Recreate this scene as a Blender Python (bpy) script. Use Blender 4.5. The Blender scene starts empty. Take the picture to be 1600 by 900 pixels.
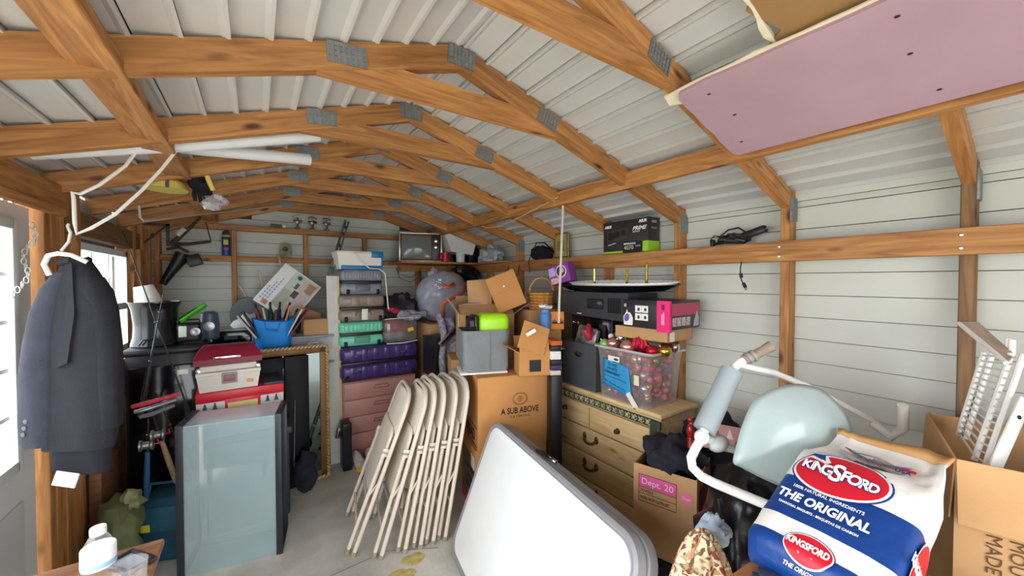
import bpy, bmesh, math, random
from mathutils import Vector, Matrix, Euler, noise
random.seed(4)
R = math.radians
S = bpy.context.scene
C = S.collection

# ------------------------------------------------------------------ camera, sky, exposure
cam = bpy.data.cameras.new('camera'); cam.sensor_width = 36; cam.lens = 36*590/1600
cam.clip_start = .05
cam_o = bpy.data.objects.new('camera', cam); C.objects.link(cam_o)
cam_o.location = (0, 0, 1.62); cam_o.rotation_euler = (R(88.9), 0, R(-34.1))
S.camera = cam_o
S.view_settings.view_transform = 'Standard'; S.view_settings.look = 'None'
S.view_settings.gamma = 1; S.view_settings.use_curve_mapping = False
S.view_settings.exposure = 1.05
world = bpy.data.worlds.new('sky'); S.world = world; world.use_nodes = True
wn = world.node_tree; wn.nodes.clear()
wo = wn.nodes.new('ShaderNodeOutputWorld'); wb = wn.nodes.new('ShaderNodeBackground')
wb.inputs[0].default_value = (.93, .97, 1.0, 1); wb.inputs[1].default_value = 3.6
wn.links.new(wb.outputs[0], wo.inputs[0])
YF_ = -1.3
def portal(loc, rot, sx, sy):
    l = bpy.data.lights.new('daylight_portal', 'AREA'); l.shape = 'RECTANGLE'; l.size = sx; l.size_y = sy; l.cycles.is_portal = True
    o = bpy.data.objects.new('daylight_portal', l); C.objects.link(o); o.location = loc; o.rotation_euler = rot
portal((-.90, .60, 1.0), (0, math.radians(-90), 0), 2.0, 1.9)      # open doorway in the left wall
portal((.45, YF_-.08, 1.0), (math.radians(90), 0, math.radians(180)), 1.9, 2.0)    # unseen front opening, added to bring light to the back
portal((-.90, 1.98, 1.37), (0, math.radians(-90), 0), .95, .62)    # glazed door
portal((-.90, 3.39, 1.48), (0, math.radians(-90), 0), .72, 1.0)    # window

# ------------------------------------------------------------------ helpers
def link(o, parent=None):
    C.objects.link(o)
    if parent: o.parent = parent
    return o

def tag(o, label=None, cat=None, group=None, kind=None):
    if label: o['label'] = label
    if cat: o['category'] = cat
    if group: o['group'] = group
    if kind: o['kind'] = kind
    return o

def T(name, label, cat, loc=(0, 0, 0), rz=0, group=None, rx=0, ry=0):
    o = bpy.data.objects.new(name, None); o.empty_display_size = .05
    C.objects.link(o); o.location = loc; o.rotation_euler = (R(rx), R(ry), R(rz))
    return tag(o, label, cat, group)

def copy_tree(o, parent=None):
    c = o.copy(); C.objects.link(c)
    if parent: c.parent = parent
    for ch in list(o.children): copy_tree(ch, c)
    return c

class B:
    def __init__(s): s.bm = bmesh.new()
    def box(s, c, d, bev=0, seg=2, rot=None):
        v = bmesh.ops.create_cube(s.bm, size=1)['verts']
        m = Matrix.Translation(c) @ (rot.to_4x4() if rot else Matrix()) @ Matrix.Diagonal((*d, 1))
        bmesh.ops.transform(s.bm, matrix=m, verts=v)
        if bev:
            e = list({e for q in v for e in q.link_edges})
            bmesh.ops.bevel(s.bm, geom=e, offset=bev, segments=seg, profile=.5, affect='EDGES')
        return s
    def bb(s, x0, x1, y0, y1, z0, z1, bev=0, seg=2):
        return s.box(((x0+x1)/2, (y0+y1)/2, (z0+z1)/2), (abs(x1-x0), abs(y1-y0), abs(z1-z0)), bev, seg)
    def tube(s, pts, r, n=8, closed=False):
        pts = [Vector(p) for p in pts]; N = len(pts)
        rs = r if isinstance(r, (list, tuple)) else [r]*N
        rings = []; nrm = None
        for i, p in enumerate(pts):
            a = pts[(i-1) % N] if (closed or i) else p
            b = pts[(i+1) % N] if (closed or i < N-1) else p
            t = (b-a).normalized()
            if nrm is None:
                nrm = t.orthogonal().normalized()
            nrm = (nrm - t*nrm.dot(t))
            nrm = nrm.normalized() if nrm.length > 1e-6 else t.orthogonal().normalized()
            bi = t.cross(nrm)
            rings.append([s.bm.verts.new(p + rs[i]*(math.cos(2*math.pi*k/n)*nrm + math.sin(2*math.pi*k/n)*bi)) for k in range(n)])
        for i in range(N if closed else N-1):
            A, D = rings[i], rings[(i+1) % N]
            for k in range(n):
                s.bm.faces.new((A[k], A[(k+1) % n], D[(k+1) % n], D[k]))
        if not closed:
            s.bm.faces.new(rings[0][::-1]); s.bm.faces.new(rings[-1])
        return s
    def lathe(s, prof, n=24, M=None, sx=1, sy=1):
        M = M or Matrix(); rings = []
        for r, z in prof:
            r = max(r, 1e-4)
            rings.append([s.bm.verts.new(M @ Vector((sx*r*math.cos(2*math.pi*k/n), sy*r*math.sin(2*math.pi*k/n), z))) for k in range(n)])
        for A, D in zip(rings, rings[1:]):
            for k in range(n):
                s.bm.faces.new((A[k], A[(k+1) % n], D[(k+1) % n], D[k]))
        s.bm.faces.new(rings[0][::-1]); s.bm.faces.new(rings[-1])
        return s
    def loft(s, loops, cap=True):
        rings = [[s.bm.verts.new(p) for p in L] for L in loops]; n = len(rings[0])
        for A, D in zip(rings, rings[1:]):
            for k in range(n):
                s.bm.faces.new((A[k], A[(k+1) % n], D[(k+1) % n], D[k]))
        if cap: s.bm.faces.new(rings[0][::-1]); s.bm.faces.new(rings[-1])
        return s
    def prism(s, poly, y0, y1, M=None):          # poly in x,z, extruded along y
        M = M or Matrix()
        return s.loft([[M @ Vector((x, y0, z)) for x, z in poly], [M @ Vector((x, y1, z)) for x, z in poly]])
    def grid(s, fn, nu, nv):
        g = [[s.bm.verts.new(fn(i/nu, j/nv)) for j in range(nv+1)] for i in range(nu+1)]
        for i in range(nu):
            for j in range(nv):
                s.bm.faces.new((g[i][j], g[i+1][j], g[i+1][j+1], g[i][j+1]))
        return s
    def ell(s, c, d, u=20, v=12, amp=0, fr=6, rot=None, flat=None, seed=0):
        vs = bmesh.ops.create_uvsphere(s.bm, u_segments=u, v_segments=v, radius=1)['verts']
        c = Vector(c)
        for q in vs:
            p = Vector((q.co.x*d[0], q.co.y*d[1], q.co.z*d[2]))
            if amp:
                k = p*fr + Vector((seed, seed*1.7, seed*.3))
                p += q.co.normalized()*amp*(noise.noise(k) + .5*noise.noise(k*2.3) - abs(noise.noise(k*1.4))*.7)
            if flat is not None and p.z < -flat: p.z = -flat
            if rot: p = rot @ p
            q.co = p + c
        return s
    def o(s, name, m, parent=None, smooth=35, solid=0, sub=0, kind=None):
        bmesh.ops.recalc_face_normals(s.bm, faces=s.bm.faces)
        me = bpy.data.meshes.new(name); s.bm.to_mesh(me); s.bm.free()
        if smooth:
            me.polygons.foreach_set('use_smooth', [True]*len(me.polygons))
            me.set_sharp_from_angle(angle=R(smooth))
        for k in (m if isinstance(m, (list, tuple)) else [m]): me.materials.append(k)
        o = bpy.data.objects.new(name, me); link(o, parent)
        if solid:
            q = o.modifiers.new('thickness', 'SOLIDIFY'); q.thickness = solid; q.offset = 0
        if sub:
            q = o.modifiers.new('smooth', 'SUBSURF'); q.levels = sub; q.render_levels = sub
        if kind: o['kind'] = kind
        return o

def board(name, p0, p1, w, t, m, parent=None, side=(0, 0, 1)):
    """a timber from p0 to p1; its own x axis runs along the grain; w is measured along 'side', t across"""
    p0, p1 = Vector(p0), Vector(p1); L = (p1-p0).length; x = (p1-p0)/L
    z = Vector(side); z = (z - x*z.dot(x)).normalized(); y = z.cross(x)
    o = B().box((0, 0, 0), (L, t, w), .003, 1).o(name, m, parent)
    mw = Matrix((x, y, z)).transposed().to_4x4(); mw.translation = (p0+p1)/2
    o.matrix_local = mw
    return o

def txt(s, size, m, parent, loc, rot=(90, 0, 0), name='lettering', bold=0, sx=1, align='CENTER', shear=0, space=1):
    cu = bpy.data.curves.new(name, 'FONT'); cu.body = s; cu.size = size; cu.extrude = .0004
    cu.align_x = align; cu.align_y = 'CENTER'; cu.offset = bold; cu.resolution_u = 3; cu.shear = shear; cu.space_character = space
    cu.materials.append(m)
    tmp = bpy.data.objects.new(name, cu); C.objects.link(tmp)
    me = bpy.data.meshes.new_from_object(tmp); bpy.data.objects.remove(tmp); bpy.data.curves.remove(cu)
    o = bpy.data.objects.new(name, me); link(o, parent)
    o.location = loc; o.rotation_euler = tuple(R(a) for a in rot); o.scale = (sx, 1, 1)
    return o

# ------------------------------------------------------------------ materials
def lin(c): return tuple((v/12.92 if v <= .04045 else ((v+.055)/1.055)**2.4) for v in (q/255 for q in c)) + (1,)
MATS = {}
def mat(name, rgb, rough=.5, metal=0, var=.06, scale=9, bump=0, bscale=None, spec=.5, trans=0, alpha=1, coat=0, ior=1.45):
    if name in MATS: return MATS[name]
    m = bpy.data.materials.new(name); m.use_nodes = True; MATS[name] = m
    nt = m.node_tree; p = nt.nodes['Principled BSDF']; c = lin(rgb)
    p.inputs['Base Color'].default_value = c; p.inputs['Roughness'].default_value = rough
    p.inputs['Metallic'].default_value = metal; p.inputs['Specular IOR Level'].default_value = spec
    p.inputs['Transmission Weight'].default_value = trans; p.inputs['Alpha'].default_value = alpha
    p.inputs['Coat Weight'].default_value = coat; p.inputs['IOR'].default_value = ior
    if var or bump:
        tc = nt.nodes.new('ShaderNodeTexCoord'); n = nt.nodes.new('ShaderNodeTexNoise')
        n.inputs['Scale'].default_value = scale; n.inputs['Detail'].default_value = 5
        nt.links.new(tc.outputs['Object'], n.inputs['Vector'])
        if var:
            r = nt.nodes.new('ShaderNodeValToRGB')
            r.color_ramp.elements[0].position = .3; r.color_ramp.elements[1].position = .7
            r.color_ramp.elements[0].color = tuple(v*(1-var*1.6) for v in c[:3])+(1,)
            r.color_ramp.elements[1].color = tuple(min(1, v*(1+var)) for v in c[:3])+(1,)
            nt.links.new(n.outputs['Fac'], r.inputs[0]); nt.links.new(r.outputs[0], p.inputs['Base Color'])
        if bump:
            n2 = n
            if bscale:
                n2 = nt.nodes.new('ShaderNodeTexNoise'); n2.inputs['Scale'].default_value = bscale; n2.inputs['Detail'].default_value = 4
                nt.links.new(tc.outputs['Object'], n2.inputs['Vector'])
            b = nt.nodes.new('ShaderNodeBump'); b.inputs['Strength'].default_value = bump; b.inputs['Distance'].default_value = .01
            nt.links.new(n2.outputs['Fac'], b.inputs['Height']); nt.links.new(b.outputs[0], p.inputs['Normal'])
    return m

def wood(name, c0, c1, knot, rough=.6):
    m = bpy.data.materials.new(name); m.use_nodes = True; nt = m.node_tree; p = nt.nodes['Principled BSDF']; L = nt.links.new
    p.inputs['Roughness'].default_value = rough
    tc = nt.nodes.new('ShaderNodeTexCoord'); oi = nt.nodes.new('ShaderNodeObjectInfo')
    ad = nt.nodes.new('ShaderNodeVectorMath'); ad.operation = 'MULTIPLY_ADD'
    cb = nt.nodes.new('ShaderNodeCombineXYZ')
    for k in range(3): L(oi.outputs['Random'], cb.inputs[k])
    ad.inputs[1].default_value = (1, 1, 1)
    sc = nt.nodes.new('ShaderNodeVectorMath'); sc.operation = 'SCALE'; sc.inputs['Scale'].default_value = 23
    L(cb.outputs[0], sc.inputs[0]); L(tc.outputs['Object'], ad.inputs[0]); L(sc.outputs[0], ad.inputs[2])
    mp = nt.nodes.new('ShaderNodeMapping'); mp.inputs['Scale'].default_value = (1.3, 16, 16); L(ad.outputs[0], mp.inputs[0])
    n = nt.nodes.new('ShaderNodeTexNoise'); n.inputs['Scale'].default_value = 2.2; n.inputs['Detail'].default_value = 6; n.inputs['Distortion'].default_value = 1.2
    L(mp.outputs[0], n.inputs['Vector'])
    r = nt.nodes.new('ShaderNodeValToRGB'); r.color_ramp.elements[0].position = .32; r.color_ramp.elements[1].position = .68
    r.color_ramp.elements[0].color = lin(c0); r.color_ramp.elements[1].color = lin(c1); L(n.outputs['Fac'], r.inputs[0])
    mp2 = nt.nodes.new('ShaderNodeMapping'); mp2.inputs['Scale'].default_value = (3.2, 9, 9); L(ad.outputs[0], mp2.inputs[0])
    v = nt.nodes.new('ShaderNodeTexVoronoi'); v.inputs['Scale'].default_value = 1.0; L(mp2.outputs[0], v.inputs['Vector'])
    r2 = nt.nodes.new('ShaderNodeValToRGB'); r2.color_ramp.elements[0].position = .06; r2.color_ramp.elements[1].position = .17
    r2.color_ramp.elements[0].color = (1, 1, 1, 1); r2.color_ramp.elements[1].color = (0, 0, 0, 1); L(v.outputs['Distance'], r2.inputs[0])
    mx = nt.nodes.new('ShaderNodeMix'); mx.data_type = 'RGBA'; L(r2.outputs[0], mx.inputs[0]); L(r.outputs[0], mx.inputs[6])
    mx.inputs[7].default_value = lin(knot)
    # each board a little lighter or darker than the next
    hs = nt.nodes.new('ShaderNodeHueSaturation'); mr = nt.nodes.new('ShaderNodeMapRange')
    mr.inputs['To Min'].default_value = .86; mr.inputs['To Max'].default_value = 1.12
    L(oi.outputs['Random'], mr.inputs[0]); L(mr.outputs[0], hs.inputs['Value']); L(mx.outputs[2], hs.inputs['Color'])
    L(hs.outputs[0], p.inputs['Base Color'])
    b = nt.nodes.new('ShaderNodeBump'); b.inputs['Strength'].default_value = .25; b.inputs['Distance'].default_value = .004
    L(n.outputs['Fac'], b.inputs['Height']); L(b.outputs[0], p.inputs['Normal'])
    return m

def film(name, tint, dens=.12, rough=.08, gloss=1.0):
    """thin clear sheet: see-through with a fresnel sheen and a little haze"""
    m = bpy.data.materials.new(name); m.use_nodes = True; nt = m.node_tree; nt.nodes.clear(); L = nt.links.new
    out = nt.nodes.new('ShaderNodeOutputMaterial'); tr = nt.nodes.new('ShaderNodeBsdfTransparent'); tr.inputs[0].default_value = tint
    df = nt.nodes.new('ShaderNodeBsdfPrincipled'); df.inputs['Base Color'].default_value = tint; df.inputs['Roughness'].default_value = .4
    mx = nt.nodes.new('ShaderNodeMixShader'); mx.inputs[0].default_value = dens; L(tr.outputs[0], mx.inputs[1]); L(df.outputs[0], mx.inputs[2])
    gl = nt.nodes.new('ShaderNodeBsdfGlossy'); gl.inputs['Roughness'].default_value = rough; gl.inputs[0].default_value = (gloss, gloss, gloss, 1)
    lw = nt.nodes.new('ShaderNodeLayerWeight'); lw.inputs['Blend'].default_value = .5      # same sheen from either side of the sheet
    pw = nt.nodes.new('ShaderNodeMath'); pw.operation = 'POWER'; pw.inputs[1].default_value = 5; L(lw.outputs['Facing'], pw.inputs[0])
    fr = nt.nodes.new('ShaderNodeMath'); fr.operation = 'MULTIPLY_ADD'; fr.inputs[1].default_value = .95; fr.inputs[2].default_value = .05; L(pw.outputs[0], fr.inputs[0])
    m2 = nt.nodes.new('ShaderNodeMixShader'); L(fr.outputs[0], m2.inputs[0]); L(mx.outputs[0], m2.inputs[1]); L(gl.outputs[0], m2.inputs[2])
    L(m2.outputs[0], out.inputs[0])
    return m

pine = wood('pine', (148, 95, 48), (200, 143, 82), (84, 48, 24))
pine_dark = wood('aged_pine', (108, 76, 46), (146, 108, 68), (60, 38, 22))
siding_white = mat('siding_white', (200, 203, 194), .45, var=.03, scale=3)
roof_white = mat('roof_white', (207, 207, 205), .4, var=.03, scale=3)
seam_dark = mat('seam_dark', (70, 70, 66), .8)
galv = mat('galvanised', (150, 155, 155), .45, .7, var=.1, scale=40)
black = mat('black_plastic', (24, 24, 27), .4, var=.1)
black_gloss = mat('black_gloss', (12, 12, 14), .12, var=.05)
black_cloth = mat('black_cloth', (22, 22, 27), .9, var=.2, bump=.3, bscale=60)
white_p = mat('white_plastic', (232, 232, 228), .4, var=.03)
white_paper = mat('white_paper', (238, 236, 230), .75, var=.03)
card = mat('cardboard', (194, 152, 106), .85, var=.06, scale=5, bump=.08, bscale=90)
card2 = mat('cardboard_orange', (200, 142, 84), .85, var=.06, scale=5, bump=.08, bscale=90)
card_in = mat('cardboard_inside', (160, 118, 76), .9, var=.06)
ink = mat('black_ink', (28, 24, 22), .7, var=0)
white_ink = mat('white_ink', (240, 240, 240), .6, var=0)
chrome = mat('chrome', (210, 212, 214), .15, 1, var=0)
steel = mat('brushed_steel', (150, 152, 152), .35, .9, var=.1, scale=30)
gold = mat('gold_metal', (212, 165, 60), .22, 1, var=.05)
concrete = mat('concrete', (200, 196, 186), .85, var=.16, scale=3.5, bump=.25, bscale=45)

# ================================================================== THE SETTING
XL, XR, YB, YF, XC = -.75, 2.27, 4.5, -1.3, .71          # inner faces of the wall studs, front end, ridge
SL, ZR = .318, 2.60
def zr(x): return ZR - SL*abs(x-XC)
KY = [.224 + .608*k for k in range(-2, 8)]                # truss and stud lines

floor = B().bb(XL-.1, XR+.1, YF-.05, YB+.1, -.12, 0).o('floor', concrete, kind='structure')
cr = B()
cr.tube([(-.1, 2.32, .0005), (.25, 2.24, .0005), (.62, 2.27, .0005), (.9, 2.12, .0005)], .0025, 5)
cr.o('crack', mat('crack_grey', (120, 116, 108), .9), floor)
for x, y, s in ((.62, 2.02, .10), (.74, 2.12, .07), (.66, 1.93, .06), (.52, 1.98, .05)):
    st = B().ell((x, y, .0004), (s, s*.7, .0008), 16, 4, amp=.012, fr=30, seed=x*50)
    st.o('yellow_stain', mat('yellow_stain', (196, 176, 110), .85, var=.2, scale=30), floor)

drive = B().bb(-9, 9, -12, YF-.2, -.16, -.03).o('driveway', mat('driveway_concrete', (196, 192, 184), .9, var=.06), kind='structure')
yard = B().bb(-14, XL-.14, -9, 12, -.16, -.05).o('yard', mat('pale_gravel', (190, 188, 172), .9, var=.08), kind='structure')

def siding(parent, axis, fixed, a0, a1, z0, z1, out, top=None, skip=()):
    """horizontal metal siding boards, each a piece; out = +1/-1 the outer side"""
    z = z0
    while z < z1-.01:
        zt = min(z+.111, z1)
        segs = [(a0, a1)]
        for (h0, h1, g0, g1) in skip:
            if zt > g0+.01 and z < g1-.01:
                ns = []
                for s0, s1 in segs:
                    if h0 > s0: ns.append((s0, min(h0, s1)))
                    if h1 < s1: ns.append((max(h1, s0), s1))
                segs = [q for q in ns if q[1]-q[0] > .01]
        for s0, s1 in segs:
            if top:                                        # gable: trim the board under the roof line
                lim = (ZR - .02 - zt)/SL
                s0 = max(s0, XC-lim); s1 = min(s1, XC+lim)
                if s1-s0 < .05: continue
            b = B()
            poly = [(0, z), (.014, z), (.008, zt), (0, zt)]
            if axis == 'y':
                b.loft([[(fixed - out*(p[0]-.004), s, p[1]) for p in poly] for s in (s0, s1)])
            else:
                b.loft([[(s, fixed - out*(p[0]-.004), p[1]) for p in poly] for s in (s0, s1)])
            b.o('siding_board', siding_white, parent, smooth=0)
        z += .1145

# right wall
wr = B().bb(XR+.098, XR+.112, YF, YB+.1, 0, 2.1).o('wall_right', seam_dark, kind='structure')
siding(wr, 'y', XR+.094, YF, YB+.09, .058, 2.033, 1)
B().bb(XR+.075, XR+.095, YF, YB+.08, 2.035, 2.075).o('wall_trim', siding_white, wr)
for i, y in enumerate(KY):
    board('stud', (XR+.045, y, 0), (XR+.045, y, 2.085), .088, .04, pine_dark if i < 3 else pine, wr, side=(1, 0, 0))
    pl = B().bb(XR+.005, XR+.085, y-.026, y-.0205, 1.93, 2.05)
    for a in range(4):
        pl.bb(XR+.012+a*.019, XR+.021+a*.019, y-.028, y-.026, 1.935, 2.045)
    pl.o('connector_plate', galv, wr)
board('rail', (XR-.02, YF, 1.771), (XR-.02, 4.45, 1.771), .104, .038, pine, wr)
board('bottom_plate', (XR+.045, YF, .02), (XR+.045, YB, .02), .04, .09, pine_dark, wr)
for y in (.224, .832):
    for dz in (-.025, .025):
        B().lathe([(.006, 0), (.006, .003), (.001, .004)], 8, Matrix.Translation((XR-.039, y+.01, 1.771+dz)) @ Matrix.Rotation(R(-90), 4, 'Y')).o('screw_head', chrome, wr)
nl = B().tube([(XR+.002, .80, 1.98), (XR-.05, .79, 1.985)], .0035, 6); nl.o('nail', steel, wr)

# back wall
wb_ = B().prism([(XL-.09, 0), (XR+.09, 0), (XR+.09, zr(XR+.09)), (XC, ZR), (XL-.09, zr(XL-.09))], YB+.098, YB+.112).o('wall_back', seam_dark, kind='structure')
siding(wb_, 'x', YB+.094, XL-.08, XR+.08, .058, 2.52, 1, top=True)
for x in (XL+.03, -.175, .436, 1.03, 1.66, 2.2):
    board('stud', (x, YB+.045, 0), (x, YB+.045, 2.105 if x < 2 else zr(x)-.1), .088, .04, pine, wb_, side=(0, 1, 0))
board('top_rail', (XL, YB+.02, 2.128), (XR, YB+.02, 2.128), .05, .085, pine, wb_)
for a, b_ in ((XL, -.195), (-.155, .416), (.456, 1.01), (1.05, 1.64)):
    board('rail', (a, YB+.03, 1.83), (b_, YB+.03, 1.83), .055, .04, pine, wb_)
board('rail', (1.4, YB-.02, 1.77), (2.25, YB-.02, 1.77), .08, .038, pine, wb_)

# left wall with a door (y 1.55..2.45) and a window (y 2.98..3.9)
WY0, WY1, WZ0, WZ1 = 2.9, 3.88, 1.13, 1.83
wl = None
bx = B()
for (y0, y1, z0, z1) in ((YF, -.35, 0, 2.1), (-.35, 2.47, 1.98, 2.1), (2.47, WY0, 0, 2.1), (WY0, WY1, 0, WZ0), (WY0, WY1, WZ1, 2.1), (WY1, YB+.1, 0, 2.1)):
    bx.bb(XL-.112, XL-.098, y0, y1, z0, z1)
wl = bx.o('wall_left', seam_dark, kind='structure')
siding(wl, 'y', XL-.094, YF, YB+.08, .058, 2.1, -1, skip=((-.35, 2.47, -1, 1.98), (WY0, WY1, WZ0, WZ1)))
for y in (KY[0], -.40, 2.50, 2.56, 2.66, 2.86, 3.92, 3.97, 4.2, 4.46):
    board('stud', (XL-.045, y, 0), (XL-.045, y, 2.07), .088, .05 if 2.4 < y < 2.6 else .04, pine if y > 2.4 else pine_dark, wl, side=(1, 0, 0))
board('header', (XL-.02, -.45, 2.0), (XL-.02, 2.72, 2.0), .13, .05, pine, wl)
board('header_trim', (XL+.015, -.40, 1.93), (XL+.015, 2.6, 1.93), .035, .03, pine, wl)
board('window_header', (XL-.03, 2.72, 1.92), (XL-.03, 4.12, 1.92), .13, .05, pine_dark, wl)
board('window_sill', (XL-.02, 2.84, 1.10), (XL-.02, 3.95, 1.10), .04, .14, pine, wl)
board('jamb', (XL-.04, 3.99, 1.1), (XL-.04, 3.99, 1.86), .13, .07, pine, wl, side=(1, 0, 0))
for y in (KY[4], KY[5], KY[6]):
    pl = B().bb(XL-.085, XL-.005, y-.026, y-.0205, 1.93, 2.05)
    for a in range(4): pl.bb(XL-.078+a*.019, XL-.069+a*.019, y-.028, y-.026, 1.935, 2.045)
    pl.o('connector_plate', galv, wl)

pane_m = film('window_glass', (.97, .99, 1, 1), .02, .08)
vinyl = mat('vinyl_white', (225, 228, 230), .5, var=.02)
# door
dx = XL-.05
d = B()
DY0, DY1 = 1.55, 2.43; GY0, GY1, GZ0, GZ1 = 1.68, 2.27, .91, 1.83
d.bb(dx-.02, dx+.02, DY0, GY0, .02, 1.92).bb(dx-.02, dx+.02, GY1, DY1, .02, 1.92)
d.bb(dx-.02, dx+.02, GY0, GY1, .02, GZ0).bb(dx-.02, dx+.02, GY0, GY1, GZ1, 1.92)
door = d.o('door_1', mat('door_white', (218, 221, 224), .5, var=.03), kind='structure')
f = B()
f.bb(dx+.015, dx+.035, GY0-.03, GY0+.012, GZ0-.03, GZ1+.03, .004).bb(dx+.015, dx+.035, GY1-.012, GY1+.03, GZ0-.03, GZ1+.03, .004)
f.bb(dx+.015, dx+.035, GY0, GY1, GZ0-.03, GZ0+.012, .004).bb(dx+.015, dx+.035, GY0, GY1, GZ1-.012, GZ1+.03, .004)
fr = f.o('window_frame', vinyl, door)
for i in range(5):
    for j in range(3):
        z0 = GZ0+(GZ1-GZ0)*i/5; y0 = GY0+(GY1-GY0)*j/3
        B().bb(dx-.003, dx+.003, y0+.006, y0+(GY1-GY0)/3-.006, z0+.006, z0+(GZ1-GZ0)/5-.006).o('pane', pane_m, fr)
for i in range(1, 5):
    z0 = GZ0+(GZ1-GZ0)*i/5; B().bb(dx-.006, dx+.01, GY0, GY1, z0-.008, z0+.008).o('muntin', vinyl, fr)
for j in range(1, 3):
    y0 = GY0+(GY1-GY0)*j/3; B().bb(dx-.006, dx+.01, y0-.008, y0+.008, GZ0, GZ1).o('muntin', vinyl, fr)
B().bb(dx+.018, dx+.03, DY0+.12, DY1-.12, .2, .75, .006).o('raised_panel', MATS['door_white'], door)

win = B()
wx = XL-.06
win.bb(wx-.02, wx+.03, WY0, WY0+.04, WZ0, WZ1).bb(wx-.02, wx+.03, WY1-.035, WY1, WZ0, WZ1)
win.bb(wx-.02, wx+.03, WY0, WY1, WZ0, WZ0+.04).bb(wx-.02, wx+.03, WY0, WY1, WZ1-.04, WZ1)
win.bb(wx-.01, wx+.03, WY0, WY1, 1.42, 1.465)
wo_ = win.o('window_1', vinyl, kind='structure')
for z0, z1 in ((WZ0+.04, 1.42), (1.465, WZ1-.04)):
    for j in range(3):
        w = (WY1-WY0-.075)/3; y0 = WY0+.04+j*w
        B().bb(wx-.003, wx+.003, y0+.002, y0+w-.002, z0, z1).o('pane', pane_m, wo_)
        if j: B().bb(wx-.008, wx+.008, y0-.008, y0+.008, z0, z1).o('muntin', vinyl, wo_)

# roof: ribbed metal panels, each a piece under the ceiling
ce = B()
for sgn, xe in ((-1, XL-.1), (1, XR+.1)):
    n = Vector((SL*sgn, 0, 1)).normalized()
    a = Vector((XC, 0, ZR)) + n*.028; e = Vector((xe, 0, zr(xe))) + n*.028
    ce.loft([[(p.x, y, p.z) for p in (a, e, e+n*.012, a+n*.012)] for y in (YF-.1, YB+.11)])
ceil = ce.o('ceiling', seam_dark, smooth=0, kind='structure')
for sgn, xe in ((-1, XL-.1), (1, XR+.1)):
    t = Vector((sgn, 0, -SL)).normalized(); n = Vector((SL*sgn, 0, 1)).normalized()
    tot = abs(xe-XC)*math.hypot(1, SL); s = .012; o0 = Vector((XC, 0, ZR))
    while s < tot:
        w = min(.111, tot-s)
        prof = [(0, -.014), (.010, -.012), (.022, -.002), (w-.001, .008), (w-.001, .022), (0, .022)]
        b = B().loft([[tuple(o0 + t*(s+p[0]) + n*p[1] + Vector((0, y, 0))) for p in prof] for y in (YF-.1, YB+.09)])
        b.o('roof_panel', roof_white, ceil, smooth=0)
        s += .1135
B().bb(XC-.025, XC+.025, YF-.1, YB+.09, ZR-.006, ZR+.012).o('ridge_cap', roof_white, ceil)

# front end wall behind the viewer, its opening added to light the back
wf = B().prism([(1.4, 0), (XR+.09, 0), (XR+.09, zr(XR+.09)), (XC, ZR), (XL-.09, zr(XL-.09)), (XL-.09, 0), (-.5, 0), (-.5, 2.0), (1.4, 2.0)], YF-.112, YF-.098).o('wall_front', siding_white, kind='structure')
for x in (-.55, 1.45, 2.0): board('stud', (x, YF-.045, 0), (x, YF-.045, 2.0), .088, .04, pine, wf, side=(0, 1, 0))
# ------------------------------------------------------------------ trusses
tnames = ['nearest of all, partly behind the viewer', 'second, out of view', 'first of the row, above the pink board', 'second of the row, at the pink board end',
          'third of the row, wide ridge plate overhead', 'fourth of the row, tube lying behind it', 'fifth of the row, behind the two white tubes',
          'sixth of the row, above the silver fittings', 'seventh of the row, just before the last', 'last of the row, against the back gable']
def plate(name, c, ang, w, h, parent):
    b = B().box((0, 0, 0), (w, .004, h), 0)
    nx = 7
    for i in range(nx):
        for j in range(4):
            b.box((-w/2+w*(i+.5)/nx, -.003, -h/2+h*(j+.5)/4), (w/nx*.45, .004, h/4*.7))
    o = b.o(name, galv, parent, smooth=0)
    o.location = c; o.rotation_euler = (0, ang, 0)
    return o
ang = math.atan(SL)
def truss():
    t = bpy.data.objects.new('roof_truss', None); link(t); t.location = (XC, 0, 2.1); t.empty_display_size = .05
    h = .1
    for sg, xe in ((-1, XL-.08), (1, XR+.085)):
        dxe = abs(xe-XC)
        # rafter: mitred at the ridge, plumb at the eave; own axis along the grain
        L = math.hypot(dxe, SL*dxe)
        poly = [(0, 0), (L, 0), (L, -h*math.cos(ang)), (h*math.sin(ang)*1.0, -h*math.cos(ang))]
        poly = [(0, 0), (L, 0), (L+.03*0, -.095), (-.095*math.tan(ang)*-1*-1, -.095)]
        b = B().prism([(p[0], p[1]) for p in poly], -.019, .019)
        o = b.o('rafter', pine, t, smooth=0)
        o.matrix_local = Matrix.Translation((0, 0, ZR-2.1-.008)) @ (Matrix.Rotation(ang, 4, 'Y') if sg > 0 else Matrix.Rotation(math.pi, 4, 'Z') @ Matrix.Rotation(ang, 4, 'Y'))
    zt = 2.415-2.1; zb = 2.322-2.1; rb = lambda z: (ZR-.008-.1-2.1-z)/SL
    B().prism([(-rb(zb), zb), (rb(zb), zb), (rb(zt), zt), (-rb(zt), zt)], -.0188, .0188).o('collar_tie', pine, t, smooth=0)
    plate('connector_plate', (0, -.022, ZR-.06-2.1), .05, .12, .075, t)
    plate('connector_plate', (-.44, -.022, 2.405-2.1), -ang*.25, .13, .07, t)
    plate('connector_plate', (.46, -.022, 2.395-2.1), ang, .12, .07, t)
    return t
t0 = truss()
for k, y in enumerate(KY):
    t = t0 if k == 0 else copy_tree(t0)
    t.location.y = y
    tag(t, 'wooden roof truss with collar tie, ' + tnames[k], 'truss', 'roof trusses')

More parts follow.
